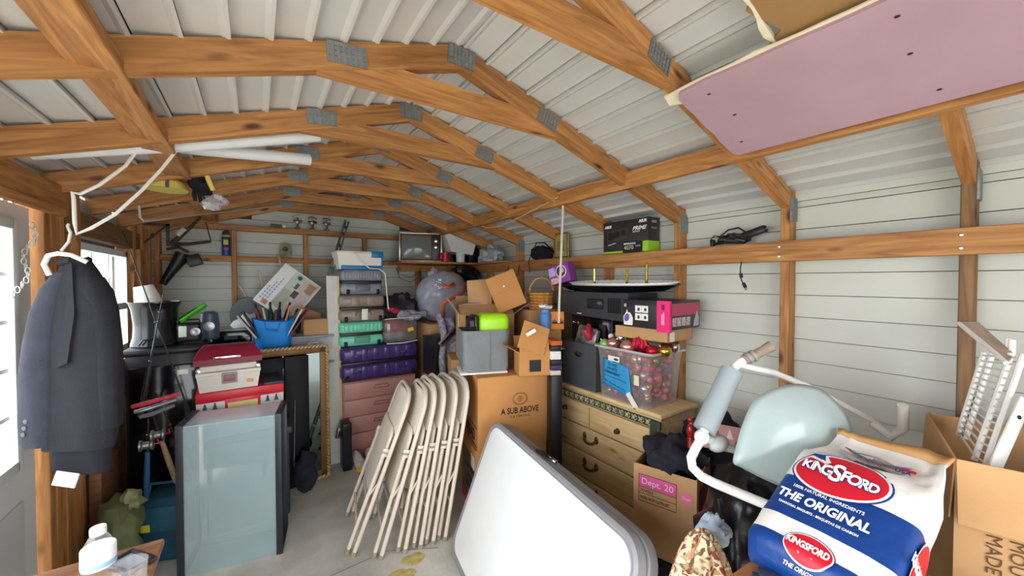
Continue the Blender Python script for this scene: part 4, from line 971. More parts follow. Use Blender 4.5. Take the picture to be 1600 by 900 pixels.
for i, (x, y, lean, rz_deg, lab) in enumerate(((.492, 2.555, 20.5, 80, 'first of the folded chairs, farthest from the brown box, seat fully showing'), (.615, 2.44, 17, 81, 'second folded chair from the open floor side'), (.745, 2.415, 12, 82, 'third folded chair from the open floor side'),
                                  (.832, 2.40, 10, 83, 'fourth folded chair from the open floor side'), (.908, 2.39, 10, 83, 'fifth folded chair, next to the one by the brown box'), (.984, 2.38, 10, 83, 'last folded chair, closest to the brown catering box'))):
    c = c0 if i == 0 else copy_tree(c0)
    c.location = (x, y, 0); c.rotation_euler = (R(lean), 0, R(rz_deg))
    tag(c, 'beige metal ' + lab if 'folded chair' in lab and not lab.startswith('first') else 'beige metal chair, ' + lab, 'chair', 'folded metal chairs')

# sneakers, toy grabber
shoe_w = mat('shoe_white', (226, 224, 220), .6, var=.05)
def sneaker(x, y, rz, lab):
    t = T('sneaker', lab, 'shoe', (x, y, 0), rz, 'pair of white sneakers')
    lo = []
    for v, wd, h in ((0, .028, .05), (.12, .038, .085), (.3, .038, .095), (.5, .040, .075), (.7, .046, .05), (.88, .042, .042), (1, .02, .03)):
        yy = .13-.27*v
        lo.append([(wd*math.cos(a), yy, .018 + h*(.5+.5*math.sin(a))) for a in [2*math.pi*k/16 for k in range(16)]])
    B().loft(lo).o('upper', shoe_w, t, smooth=60)
    so = [(.028*1.2*math.cos(a) + .0, .0 + .142*math.sin(a)) for a in [2*math.pi*k/24 for k in range(24)]]
    so = [(x_*1.35, y_) for x_, y_ in so]
    B().loft([[(a, b_, 0) for a, b_ in so], [(a, b_, .026) for a, b_ in so]]).o('sole', mat('sole_grey', (196, 192, 188), .7), t)
    for k in range(4): B().tube([(-.022, .0-.022*k, .10-.008*k), (0, -.005-.022*k, .108-.009*k), (.022, .0-.022*k, .10-.008*k)], .0035, 6).o('lace', white_p, t)
    return t
sneaker(.72, 3.47, 4, 'white sneaker nearer the black tower speaker by the pink drawers'); sneaker(.825, 3.46, -6, 'white sneaker nearer the folded chairs by the pink drawers')
tg2 = T('spring_clamp', 'black and yellow spring clamp lying on the concrete before the sneakers', 'clamp', (.69, 3.22, 0), -25)
yc = mat('clamp_yellow', (236, 190, 40), .5)
B().tube([(0, 0, .05), (.03, -.06, .03), (.05, -.12, .014)], [.016, .014, .012], 8).o('handle', black, tg2)
for k in range(3): B().tube([(0, 0, .05), (-.03+.03*k, .03, .075), (-.04+.04*k, .05, .05)], [.014, .012, .009], 8).o('jaw', yc, tg2)

# ================================================================== FOLDING TABLE
tabw = mat('table_white', (242, 244, 246), .35, var=.015, bump=.05, bscale=160); tabg = mat('table_grey', (138, 138, 142), .45)
ft = T('folding_table', 'white plastic folding table with a grey rim standing on its long edge', 'table', (.845, 1.47, 0), 0)
# local frame: x along the long edge towards the viewer, z up the slab, -y the white face
FTL, FTH, FTT = 1.28, .80, .045
p_far, p_near = Vector((.94, 2.07, 0)), Vector((.745, .80, 0))
xd = (p_near-p_far).normalized(); leanv = Vector((.285, -.03, .74)).normalized(); zd = (leanv - xd*leanv.dot(xd)).normalized(); yd = zd.cross(xd)
mw = Matrix((xd, yd, zd)).transposed().to_4x4(); mw.translation = p_far + Vector((0, 0, .012)); ft.matrix_world = mw
def rrect(x0, x1, z0, z1, r, n=8):
    P = []
    for cx, cz, a0 in ((x1-r, z1-r, 0), (x0+r, z1-r, 90), (x0+r, z0+r, 180), (x1-r, z0+r, 270)):
        P += [(cx+r*math.cos(R(a0+90*k/n)), cz+r*math.sin(R(a0+90*k/n))) for k in range(n+1)]
    return P
r0 = rrect(0, FTL, 0, FTH, .10); r1 = rrect(.03, FTL-.03, .03, FTH-.03, .08)
lv = [[(x, .012, z) for x, z in r1], [(x, .0, z) for x, z in rrect(.012, FTL-.012, .012, FTH-.012, .09)], [(x, .008, z) for x, z in r0], [(x, .046, z) for x, z in r0], [(x, .05, z) for x, z in r1]]
for s, yo in ((1, 0), (2, .056)):
    B().loft([[(p[0], p[1]+yo, p[2]) for p in L] for L in lv]).o('grey_rim', tabg, ft, smooth=40)
B().loft([[(x, -.001, z) for x, z in rrect(.045, FTL-.045, .045, FTH-.045, .07)], [(x, .004, z) for x, z in rrect(.03, FTL-.03, .03, FTH-.03, .08)], [(x, .013, z) for x, z in r1]]).o('white_top', tabw, ft, smooth=20)
B().bb(.50, .62, .03, .075, FTH-.006, FTH+.012, .004).o('latch', black, ft); B().bb(.60, .66, .045, .065, FTH-.004, FTH+.02, .004).o('latch_clip', chrome, ft)

# ================================================================== CATERING BOXES
sb = T('catering_box', 'large orange brown catering box printed A SUB ABOVE', 'box', (1.465, 2.115, .485), -14.5)
SW, SD, SH_ = .54, .43, .485
B().bb(-SW/2, SW/2, 0, SD, 0, SH_, .004).o('body', card2, sb)
for (a, b_, c, d) in ((-SW/2+.003, SW/2-.003, .003, SD/2-.001), (-SW/2+.003, SW/2-.003, SD/2+.001, SD-.003)): B().bb(a, b_, c, d, SH_, SH_+.004).o('flap', card2, sb)
txt('A SUB ABOVE', .058, ink, sb, (.03, -.002, .245), sx=.78, bold=.001); txt('CATERING', .022, ink, sb, (.03, -.002, .205), space=1.5)
em = B()
for rr_ in (.052, .044): em.tube([(.03+rr_*math.cos(a)*1.05, -.001, .325+rr_*.82*math.sin(a)) for a in [2*math.pi*k/28 for k in range(28)]], .0014, 5, closed=True)
for k in range(5): em.bb(.005+.006*abs(k-2), .055-.006*abs(k-2), -.0018, .001, .306+.009*k, .309+.009*k)
em.o('emblem', mat('emblem_brown', (92, 56, 28), .7), sb)
txt('BREAD', .11, ink, sb, (-SW/2-.0015, .21, .075), (90, 0, -90), sx=.8, bold=.003)
for z in (.015, .14): B().bb(-SW/2-.002, -SW/2, .02, .40, z, z+.006).o('print_rule', ink, sb)
lb = carton('bread_box', 'brown box with colour print on the floor under the catering box', (1.50, 2.34, 0), -14.5, .52, .42, .48, card2, tape=False)
B().bb(-.263, -.259, -.17, .17, .05, .40).o('print', mat('bread_print', (106, 96, 78), .6, var=.5, scale=22), lb); B().bb(-.2645, -.262, -.19, -.10, .34, .43).o('label', white_paper, lb); B().bb(-.2645, -.262, -.2, .2, .0, .08).o('red_band', red, lb)
for i in range(3): B().bb(-.265, -.262, -.18, -.02+.03*i, .30-.07*i, .325-.07*i).o('print_line', mat('print_dark', (52, 44, 36), .6), lb)
o = B().bb(-.16, .17, -.13, .13, 0, .012, .002).o('booklet', white_paper); o.location = (1.335, 2.375, .976); o.rotation_euler = (0, 0, R(-20)); tag(o, 'white booklet lying under the grey fabric bin on the catering box', 'booklet')
gbf = mat('fabric_grey', (128, 132, 134), .85, var=.06, bump=.25, bscale=90)
gb = T('fabric_bin', 'grey fabric storage bin holding a lime green case on the catering box', 'bin', (1.36, 2.385, .990), -17)
lo = []
for z, rx_, ry_ in ((0, .158, .125), (.02, .163, .13), (.15, .168, .135), (.285, .172, .138)):
    lo.append([(rx_*math.copysign(abs(math.cos(a))**.3, math.cos(a)) + .004*math.sin(a*7+z*20), ry_*math.copysign(abs(math.sin(a))**.3, math.sin(a)) + .004*math.cos(a*5+z*15), z) for a in [2*math.pi*k/48 for k in range(48)]])
lo += [[(p[0]*.955, p[1]*.955, p[2]) for p in lo[-1]], [(p[0]*.95, p[1]*.95, .03) for p in lo[0]]]
B().loft(lo).o('bin', gbf, gb, smooth=45)
B().tube([(.015, -.137, .01), (.018, -.139, .15), (.02, -.141, .28)], .0035, 6).o('seam', gbf, gb)
lime = mat('lime_case', (176, 236, 30), .35, var=.02)
lc = T('travel_case', 'lime green hard case with a black zip standing in the grey fabric bin', 'suitcase', (1.40, 2.385, 1.115), -17)
B().bb(-.085, .145, -.10, .09, 0, .27, .05, 5).o('shell', lime, lc); B().bb(-.118, -.085, -.098, .088, .0, .262, .014).o('zip_band', black, lc); B().bb(-.15, -.118, -.095, .085, .0, .25, .03, 4).o('shell', black, lc)
o = B().tube([(1.20, 2.40, 1.26), (1.225, 2.36, 1.29), (1.26, 2.33, 1.285), (1.275, 2.36, 1.25)], [.016, .02, .02, .014], 8).o('strap', black_cloth, lc); o.matrix_parent_inverse = lc.matrix_world.inverted() if False else Matrix()
o.matrix_local = (Matrix.Translation((1.40, 2.385, 1.115)) @ Matrix.Rotation(R(-17), 4, 'Z')).inverted()

def open_carton(name, label, loc, rz, w, d, h, m, flaps, rx=0, ry=0):
    """open box: flaps = fold-out angle for front, back, left, right (0 = straight up)"""
    t = T(name, label, 'box', loc, rz, None, rx, ry); th = .004
    b = B().bb(-w/2, w/2, -d/2, -d/2+th, 0, h).bb(-w/2, w/2, d/2-th, d/2, 0, h).bb(-w/2, -w/2+th, -d/2+th, d/2-th, 0, h).bb(w/2-th, w/2, -d/2+th, d/2-th, 0, h).bb(-w/2, w/2, -d/2, d/2, 0, th)
    b.o('body', m, t, smooth=0)
    for k, a in enumerate(flaps):
        if a is None: continue
        L, F = (w, d*.5) if k < 2 else (d, w*.5)
        F = min(F, .17)
        o = B().bb(-L/2+.002, L/2-.002, -th/2, th/2, 0, F).o('flap', m, t, smooth=0)
        base = (Vector((0, -d/2, h)), Vector((0, d/2, h)), Vector((-w/2, 0, h)), Vector((w/2, 0, h)))[k]
        rz2 = (0, 180, -90, 90)[k]
        o.matrix_local = Matrix.Translation(base) @ Matrix.Rotation(R(rz2), 4, 'Z') @ Matrix.Rotation(R(a), 4, 'X')
    return t
ob = open_carton('open_carton', 'small open cardboard carton with a black square print beside the grey bin', (1.585, 2.10, .977), -24, .21, .19, .16, card2, (-18, 30, 62, 80))
B().bb(-.035, .045, -.0965, -.094, .03, .11).o('print', black, ob)
fl = B().box((1.545, 2.02, 1.235), (.19, .004, .19), 0, rot=Euler((R(-18), R(20), R(-24))).to_matrix()).o('carton_lid', card2); tag(fl, 'tan cardboard lid with a small white sticker propped on the open carton', 'lid')
B().box((1.51, 2.005, 1.275), (.07, .003, .024), 0, rot=Euler((R(-18), R(-28), R(-24))).to_matrix()).o('sticker', white_paper, fl); B().box((1.588, 2.012, 1.235), (.035, .004, .026), 0, rot=Euler((R(-18), R(-28), R(-24))).to_matrix()).o('clip', black, fl)
mb_ = open_carton('open_carton', 'wide open moving box full of papers behind the grey fabric bin', (1.575, 2.74, .98), -20, .44, .30, .37, card, (-60, 25, 35, 55))
carton('cardboard_box', 'plain carton under the wide open moving box behind the catering box', (1.55, 2.88, 0), -20, .42, .34, .975)
for i in range(8):
    o = B().bb(-.13, .13, -.006, .006, 0, .20).o('paper_stack', mat('paper_%d' % (i % 3), ((226, 222, 214), (70, 62, 60), (190, 184, 176))[i % 3], .7)); o.location = (1.46+.012*i, 2.70+.014*i, 1.20+.005*i); o.rotation_euler = (R(-10+2*i), 0, R(-20)); o.parent = None
    tag(o, 'papers packed upright in the wide open moving box', 'papers', 'papers in the open moving box')
carton('cardboard_box', 'tan carton standing upright behind the grey fabric bin, left of the tilted one', (1.60, 2.84, 1.385), -32, .20, .16, .24, card, 0, -4)
bx2 = carton('cardboard_box', 'tan carton tipped on its corner with a white dot above the small open carton', (1.745, 2.56, 1.40), -36, .24, .20, .29, card2, 0, -22)
B().lathe([(.008, 0), (.008, .002)], 10, Matrix.Translation((.0, -.101, .19)) @ Matrix.Rotation(R(90), 4, 'X')).o('dot', white_p, bx2); B().bb(-.115, .115, -.102, -.1, .15, .152).o('fold_line', card_in, bx2)
wick = mat('wicker', (206, 142, 72), .7, var=.2, scale=40)
wk = T('wicker_basket', 'honey coloured wicker basket with a hoop handle beside the tilted carton', 'basket', (1.97, 2.47, 1.385), -20)
wk.scale = (.82, .82, .86)
B().lathe([(.10, 0), (.115, .02), (.135, .16), (.128, .16), (.105, .02), (.01, .012)], 28).o('lining', mat('wicker_dark', (150, 96, 44), .8), wk)
for k in range(6):
    z = .012+.028*k; rr_ = .112+.026*(z/.16)
    B().tube([((rr_+.005*math.cos(i*math.pi))*math.cos(2*math.pi*i/36), (rr_+.005*math.cos(i*math.pi))*math.sin(2*math.pi*i/36), z) for i in range(36)], .012, 6, closed=True).o('weave', wick, wk)
B().tube([(-.13, 0, .15), (-.12, 0, .22), (-.07, 0, .285), (0, 0, .305), (.07, 0, .285), (.12, 0, .22), (.13, 0, .15)], .011, 8).o('handle', wick, wk)
carton('cardboard_box', 'dusty carton between the tilted carton and the black electronics', (1.99, 2.56, .9), -10, .30, .32, .48, card)
carton('cardboard_box', 'lower carton on the floor behind the dresser end', (1.99, 2.58, 0), -8, .30, .34, .885)
o = B().ell((1.77, 2.17, 1.43), (.055, .05, .022), 16, 9, amp=.02, fr=30).o('white_cloth', white_paper); tag(o, 'crumpled white cloth on the boxes below the wicker basket', 'cloth')
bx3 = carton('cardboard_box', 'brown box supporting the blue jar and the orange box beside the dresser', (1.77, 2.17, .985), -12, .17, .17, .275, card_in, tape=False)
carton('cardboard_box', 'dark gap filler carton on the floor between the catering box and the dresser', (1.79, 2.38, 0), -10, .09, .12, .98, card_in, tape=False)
o = T('blue_jar', 'blue plastic jar standing beside the orange box', 'jar', (1.70, 2.09, 1.265))
o.location = (1.735, 2.13, 1.265); B().lathe([(.038, 0), (.042, .005), (.042, .11), (.036, .125), (.03, .13)], 24).o('body', mat('jar_blue', (74, 126, 190), .4), o); B().lathe([(.034, .128), (.034, .142), (.03, .146)], 20).o('lid', mat('jar_blue2', (90, 140, 200), .4), o)
og = T('orange_box', 'orange box with black zigzag print beside the blue jar', 'box', (1.83, 2.12, 1.265), -30)
B().bb(-.05, .05, -.04, .04, 0, .13, .002).o('body', mat('box_orange', (222, 130, 40), .5), og)
zz = B()
for k in range(7): zz.prism([(-.04+.012*k, .04), (-.034+.012*k, .075+.012*(k % 2)), (-.026+.012*k, .045)], -.0415, -.0395)
zz.o('print', ink, og, smooth=0)
for i, (z, c, lab) in enumerate(((.985, (210, 196, 190), 'cream paperback, lowest of the small books beside the fold up bin'), (1.02, (60, 48, 90), 'purple book, second from the bottom beside the fold up bin'), (1.055, (40, 40, 46), 'black book, third from the bottom beside the fold up bin'), (1.09, (226, 222, 220), 'white box file in the middle of the pile beside the fold up bin'), (1.15, (36, 30, 34), 'black book above the white box file'), (1.185, (200, 90, 40), 'orange backed book on top of the small pile'))):
    o = T('book', lab, 'book', (1.695, 1.985, z), -28+4*(i % 3), 'books beside the fold up bin')
    h = .055 if i == 3 else .03
    B().bb(-.04, .03, -.07, .07, 0, h, .002).o('cover', mat('book_%d' % i, c, .5), o); B().bb(-.036, .032, -.066, .072, .004, h-.004).o('pages', white_paper, o)
o = carton('plastic_crate', 'narrow added stand, black for the shaded gap between the catering box and the dresser, carrying the small books', (1.70, 1.99, 0), -26, .075, .14, .98, black, tape=False)  # added support for the books, its black stands in for shade in the gap

# ================================================================== DRESSER
dm = wood('dresser_pine', (196, 164, 112), (222, 194, 146), (170, 130, 80), .45); dgreen = mat('carved_green', (58, 72, 52), .6, var=.3, scale=60)
scroll = mat('carving_cream', (190, 180, 140), .6, var=.2); brass = mat('antique_brass', (92, 80, 56), .4, .7)
ds = T('dresser', 'pine dresser with a carved green band and antique drawer pulls', 'dresser', (1.905, 1.78, 0), -90)
DW, DD = .49, .35
B().bb(-DW+.01, DW-.01, .012, DD, .04, .83, .004).o('body', dm, ds)
B().bb(-DW-.012, DW+.012, -.025, DD+.005, .832, .86, .008, 3).o('top', dm, ds)
B().bb(-DW, DW, -.010, .02, .815, .833, .004).o('moulding', dm, ds)
B().bb(-DW+.02, DW-.06, -.004, .015, .765, .815).o('carved_band', dgreen, ds)
b = B()
n = 18
for i in range(n):
    x = -DW+.045+(2*DW-.13)*i/(n-1)
    for s in (-1, 1): b.tube([(x-.018, -.006, .79-s*.014), (x-.006, -.009, .79+s*.006), (x+.008, -.008, .79+s*.016), (x+.018, -.006, .79+s*.004)], .0036, 5)
    b.ell((x, -.007, .79), (.007, .005, .007), 8, 6)
b.o('scroll_carving', scroll, ds, kind='stuff')
for sx in (-1, 1):
    x = sx*(DW-.035)
    B().bb(x-.034, x+.034, -.010, .02, .045, .765, .003).o('corner_post', dm, ds)
    B().bb(x-.033, x+.033, -.016, .0, .705, .812, .004).o('green_block', dgreen, ds)
    lf = B()
    for k in range(4): lf.ell((x, -.012, .675-.036*k), (.026-.005*k, .008, .024), 12, 8)
    lf.o('leaf_carving', mat('leaf_gold', (160, 136, 76), .6, var=.25), ds)
    for k in range(3): B().tube([(x-.012+.012*k, -.011, .10), (x-.012+.012*k, -.011, .5)], .003, 5).o('flute', dm, ds)
brk = lambda x, z, dr: (B().tube([(x-.05, -.014, z+.008), (x-.045, -.035, z-.006), (x-.02, -.04, z-.018), (x, -.04, z-.02), (x+.02, -.04, z-.018), (x+.045, -.035, z-.006), (x+.05, -.014, z+.008)], [.007, .009, .007, .010, .007, .009, .007], 8).o('handle', brass, dr), [B().ell((x+s*.055, -.014, z+.014), (.018, .010, .026), 10, 8).o('handle_plate', brass, dr) for s in (-1, 1)])
def knob(x, z, dr): B().lathe([(.02, 0), (.018, .004), (.008, .008), (.007, .016), (.016, .022), (.013, .03), (.004, .033)], 18, Matrix.Translation((x, -.01, z)) @ Matrix.Rotation(R(90), 4, 'X')).o('knob', brass, dr)
for i, (z0, z1) in enumerate(((.60, .755), (.42, .592), (.235, .412), (.06, .227))):
    dr = B().bb(-DW+.03, DW-.075, -.014, .012, z0, z1, .008, 3).o('drawer', dm, ds)
    if i == 0:
        B().bb(-.065, -.059, -.0155, -.012, z0+.01, z1-.01).o('groove', mat('groove_brown', (150, 112, 66), .7), dr)
        knob(-.30, .685, dr); knob(.186, .665, dr)
    else: brk(-.05, (z0+z1)/2+.02, dr)
for sx in (-1, 1): B().bb(sx*(DW-.04)-.03, sx*(DW-.04)+.03, .0, .06, 0, .05, .004).o('foot', dm, ds)

# fold-up bin, tote of ornaments, boxes and electronics on the dresser
slate = mat('slate_fabric', (72, 74, 78), .75, var=.05)
fb = T('folding_bin', 'dark grey fold up bin with a hand hole on the dresser', 'bin', (1.90, 1.955, .862), -90)
fw = .165
hole = [(.045*math.cos(a), .235+.02*math.sin(a)) for a in [2*math.pi*k/24 for k in range(24)]]
bmf = B(); vo = [bmf.bm.verts.new((x, 0, z)) for x, z in ((-fw, 0), (fw, 0), (fw+.004, .315), (-fw-.004, .315))]; vi = [bmf.bm.verts.new((x, 0, z)) for x, z in hole]
eo = [bmf.bm.edges.new((vo[i], vo[(i+1) % 4])) for i in range(4)] + [bmf.bm.edges.new((vi[i], vi[(i+1) % 24])) for i in range(24)]
bmesh.ops.triangle_fill(bmf.bm, use_beauty=True, edges=eo, normal=(0, -1, 0))
bmf.o('front_panel', slate, fb, smooth=0, solid=.006)
for (a, b_, c, d) in ((-fw, -fw+.006, 0, .16), (fw-.006, fw, 0, .16), (-fw, fw, .155, .161)): B().bb(a, b_, c, d, 0, .315).o('side_panel', slate, fb)
B().bb(-fw, fw, 0, .16, 0, .006).o('base', slate, fb)
o = B().box((1.99, 1.985, 1.14), (.05, .20, .30), .02, 3, rot=Euler((R(8), R(12), 0)).to_matrix()).o('wrapped_package', mat('foil_grey', (150, 148, 150), .2, .5, var=.4, scale=22, bump=.8, bscale=30), smooth=25); tag(o, 'crinkled plastic wrapped package sticking out of the fold up bin', 'package')
B().ell((1.965, 1.93, 1.255), (.03, .035, .06), 14, 9, amp=.02, fr=30).o('red_contents', mat('package_red', (168, 36, 48), .3), o)

ts = mat('tote_clear', (228, 224, 228), .35, var=0, alpha=1)
totef = film('tote_film', (.97, .94, .95, 1), .17, .15)
tt = T('clear_tote', 'clear plastic tote of christmas ornaments with a blue paper label', 'tote', (1.885, 1.565, .862), -90, None)
TWb, TWt, TDb, TDt, TH_ = .19, .215, .31, .335, .335
yb, yt = .012, 0
def tring(w, y0, y1, z): 
    r = .03
    return [(a, b_, z) for a, b_ in rrect(-w, w, y0, y1, r, 4)]
B().loft([tring(TWb, yb, TDb, .0), tring(TWb+.004, yb-.002, TDb+.002, .05), tring(TWt-.008, yt+.006, TDt-.006, .27), tring(TWt, yt, TDt, TH_-.02)], cap=False).o('wall', totef, tt, smooth=50)
B().loft([tring(TWb, yb, TDb, .0), tring(TWb, yb, TDb, .004)]).o('base', totef, tt)
B().loft([tring(TWt, yt, TDt, TH_-.022), tring(TWt+.016, yt-.014, TDt+.012, TH_-.014), tring(TWt+.018, yt-.016, TDt+.014, TH_), tring(TWt+.012, yt-.010, TDt+.008, TH_), tring(TWt, yt+.002, TDt-.002, TH_-.012)], cap=False).o('rim', film('tote_rim_film', (.95, .93, .95, 1), .45, .25), tt, smooth=40)
bl = B().grid(lambda u, v: Vector((-.145+.20*u+.03*(1-v)*u, -.004-.004*math.sin(u*5)*v, .085+.17*v-.05*u*(1-v)*.9-.03*u*v)), 8, 8).o('blue_paper', mat('paper_blue', (46, 150, 206), .7, var=.06), tt, solid=.002)
for k, (s, z) in enumerate((('GLASS', .222), ('WHITE', .194), ('ORNAMENT', .168))): txt(s, .026, mat('marker', (24, 40, 70), .6), tt, (-.065, -.0105, z), (90, 6, 0), shear=.2, sx=1.0 if k < 2 else .85)
B().tube([(-.13, -.010, .147), (-.02, -.0105, .138), (.05, -.0100, .128)], .0012, 4).o('pen_line', MATS['marker'], tt)
txt('OPEN ME', .022, MATS['marker'], tt, (-.04, -.0095, .108), (90, 10, 0), shear=.2) if False else None
b = B()
for k in range(5): b.tube([(-.13+.035*k, -.0085, .118-.008*k), (-.12+.035*k, -.0088, .108-.008*k), (-.115+.035*k, -.0088, .12-.008*k), (-.105+.035*k, -.0085, .104-.008*k)], .0013, 4)
b.o('scribble', MATS['marker'], tt)
lg = B().bb(-.10, -.01, -.0085, -.004, .245, .278, .001).o('logo_plate', white_paper, tt); B().ell((-.035, -.009, .26), (.02, .001, .008), 12, 6).o('logo_swoosh', mat('logo_blue', (44, 50, 120), .5), lg)
B().bb(.10, .135, -.006, -.001, .13, .19, .001).o('sticker', mat('sticker_cream', (240, 230, 190), .6), tt)
B().box((.085, -.004, .03), (.035, .002, .10), 0, rot=Euler((0, R(-40), 0)).to_matrix()).o('tape_strip', white_paper, tt)
# ornaments: each ball its own object
gm = {'rose': mat('ball_rose', (214, 158, 150), .18, .7, var=0), 'red': mat('ball_red', (190, 26, 46), .2, .3, var=0), 'gold': mat('ball_gold', (206, 166, 76), .2, .9, var=0), 'silver': mat('ball_silver', (206, 204, 204), .12, .9, var=0), 'pink': mat('ball_pink', (222, 110, 136), .25, .3, var=0), 'green': mat('ball_green', (140, 200, 120), .3, .2, var=0), 'wine': mat('ball_wine', (120, 22, 40), .25, .3, var=0), 'white': mat('ball_white', (232, 226, 222), .35, var=0)}
protos = {}
def ball(col, c, r, label, group):
    if col not in protos:
        me = B().ell((0, 0, 0), (1, 1, 1), 20, 14).o('ball', gm[col]); protos[col] = me.data; bpy.data.objects.remove(me)
        if 'cap' not in protos:
            me = B().lathe([(.28, .93), (.28, 1.12), (.1, 1.16), (.1, 1.3), (.02, 1.32)], 12).o('cap', gold); protos['cap'] = me.data; bpy.data.objects.remove(me)
    t = T('ornament', label, 'ornament', c, 0, group, random.uniform(-40, 40), random.uniform(-40, 40))
    t.scale = (r, r, r)
    link(bpy.data.objects.new('ball', protos[col]), t); link(bpy.data.objects.new('cap', protos['cap']), t)
top = [('green', 1.935, 1.745, 1.195, .036, 'pale green ornament at the far front corner of the clear tote'), ('rose', 1.935, 1.675, 1.21, .040, 'rose ball ornament at the tote front under the little silver ball'), ('rose', 1.93, 1.555, 1.205, .045, 'largest rose ball ornament, front centre of the clear tote'), ('silver', 1.99, 1.655, 1.245, .034, 'mirror silver ball ornament above the two rose balls'), ('white', 1.985, 1.735, 1.245, .020, 'little white ball ornament at the far end of the tote top'),
       ('silver', 2.03, 1.72, 1.255, .022, 'little silver ball ornament far back on the tote top'), ('gold', 2.0, 1.53, 1.235, .040, 'gold ball ornament under the cardboard tray edge'), ('wine', 1.965, 1.46, 1.215, .036, 'wine red ball ornament by the red flower'), ('gold', 1.99, 1.33, 1.205, .038, 'old gold ball ornament near the near front corner of the tote'), ('wine', 2.05, 1.36, 1.21, .04, 'wine red ball ornament beside the old gold ball'),
       ('red', 1.955, 1.395, 1.20, .034, 'bright red ball ornament near the front rim'), ('silver', 2.10, 1.345, 1.215, .036, 'silver ball ornament at the wall end of the tote'), ('gold', 2.14, 1.42, 1.21, .034, 'gold ball ornament under the near end of the cardboard tray')]
for col, x, y, z, r, lab in top: ball(col, (x, y, z), r, lab, 'ornaments on top of the tote')
rr2 = random.Random(9); done = []
inl = {'red': 'red ball ornament seen dimly through the tote wall', 'rose': 'rose ball ornament seen dimly through the tote wall', 'pink': 'pink ball ornament seen dimly through the tote wall', 'wine': 'wine red ball ornament seen dimly through the tote wall', 'gold': 'gold ball ornament seen dimly through the tote wall', 'silver': 'silver ball ornament seen dimly through the tote wall', 'white': 'white ball ornament seen dimly through the tote wall'}
tries = 0
while len(done) < 165 and tries < 30000:
    tries += 1
    r = rr2.choice((.019, .023, .027, .032) if len(done) > 45 else (.027, .032, .036)); f_ = rr2.random(); z = .862+.008+r+f_*(.30-2*r)
    x = rr2.uniform(1.905+r, 2.185-r); y = rr2.uniform(1.39+r, 1.745-r)
    if all((x-a)**2+(y-b_)**2+(z-c)**2 > (r+d)**2*.92 for a, b_, c, d in done) and all((x-q[1])**2+(y-q[2])**2+(z-q[3])**2 > (r+q[4])**2*.9 for q in top):
        done.append((x, y, z, r)); col = rr2.choice(('red', 'pink', 'red', 'rose', 'wine', 'red', 'gold', 'silver', 'pink', 'wine', 'wine'))
        ball(col, (x, y, z), r, inl[col], col + ' ornaments inside the tote')
fl_ = T('red_flower', 'crinkled red fabric flower on top of the ornaments', 'flower', (1.945, 1.475, 1.235))
fm_ = mat('petal_red', (206, 30, 66), .6, var=.2)
for k in range(9):
    a = 2*math.pi*k/9; B().ell((.026*math.cos(a), .026*math.sin(a), .006*(k % 3)), (.026, .014, .03), 10, 8, amp=.01, fr=40, rot=Matrix.Rotation(a, 3, 'Z')).o('petal', fm_, fl_)
tray = T('cardboard_tray', 'flat cardboard tray lying across the ornaments under the pink and black box', 'box', (1.935, 1.455, 1.262), -90+4)
B().bb(-.19, .17, 0, .28, 0, .004).bb(-.19, .17, 0, .004, 0, .072).bb(-.19, .17, .276, .28, 0, .072).bb(-.19, -.186, 0, .28, 0, .072).bb(.166, .17, 0, .28, 0, .072).o('body', card, tray, smooth=0)
B().bb(-.188, .168, .10, .278, .072, .076).o('flap', card_in, tray); B().bb(.172, .1735, .02, .07, .005, .06).o('label', white_paper, tray)
blk = mat('box_charcoal', (40, 38, 42), .35, var=.05); mag = mat('box_magenta', (232, 30, 116), .4, var=.03); magd = mat('box_rose', (176, 62, 92), .4, var=.04)
pk2 = T('appliance_box', 'black and pink appliance box on the cardboard tray', 'box', (1.90, 1.405, 1.339), -90+3)
B().bb(-.155, .155, 0, .34, 0, .165, .002).o('carton', blk, pk2)
B().bb(.078, .157, -.002, .02, -.012, .166).o('pink_panel', mag, pk2)
B().bb(.1535, .157, .01, .335, .08, .15).o('pink_panel', magd, pk2)
vw = lambda x: x
for i, (x, z) in enumerate(((-.045, .10), (.0, .10), (-.045, .053), (.0, .053))):
    q = B().bb(x-.021, x+.021, -.002, .0, z-.0205+.012, z+.0205+.012).o('print', white_paper, pk2)
    B().ell((x+.003, -.0022, z+.010), (.009, .0012, .011), 8, 6).o('print_detail', mat('print_pic_%d' % (i % 2), ((70, 70, 74), (190, 90, 110))[i // 2], .6), q)
bt2 = B().prism([(-.145, .01), (-.085, .01), (-.082, .055), (-.10, .085), (-.118, .088), (-.125, .105), (-.132, .085), (-.15, .06)], -.0022, .0).o('print_bottle', white_paper, pk2, smooth=0)
B().ell((-.125, -.0025, .055), (.018, .0015, .026), 12, 8, rot=Matrix.Rotation(R(20), 3, 'Y')).o('print_detail', mat('print_violet', (110, 92, 170), .5), bt2)
B().bb(-.145, -.13, -.0015, 0, .12, .14).o('logo', mat('print_lilac', (190, 160, 180), .5), pk2)
for k in range(4): B().bb(.1555, .158, .03+.05*k, .07+.05*k, .02, .07).o('print', mat('print_greyrose', (190, 170, 176), .5, var=.3, scale=60), pk2)
B().prism([(.26, .01), (.32, .01), (.325, .06), (.30, .10), (.27, .05)], .1562, .158, Matrix(((0, 1, 0, 0), (1, 0, 0, 0), (0, 0, 1, 0), (0, 0, 0, 1)))).o('print_bottle', mat('print_grey', (170, 170, 176), .5), pk2, smooth=0)
B().bb(.118, .124, -.003, -.0015, .03, .10).o('print_line', mat('print_pinkwhite', (250, 190, 220), .5), pk2); B().bb(.108, .113, -.003, -.0015, .03, .09).o('print_line', MATS['print_pinkwhite'], pk2)
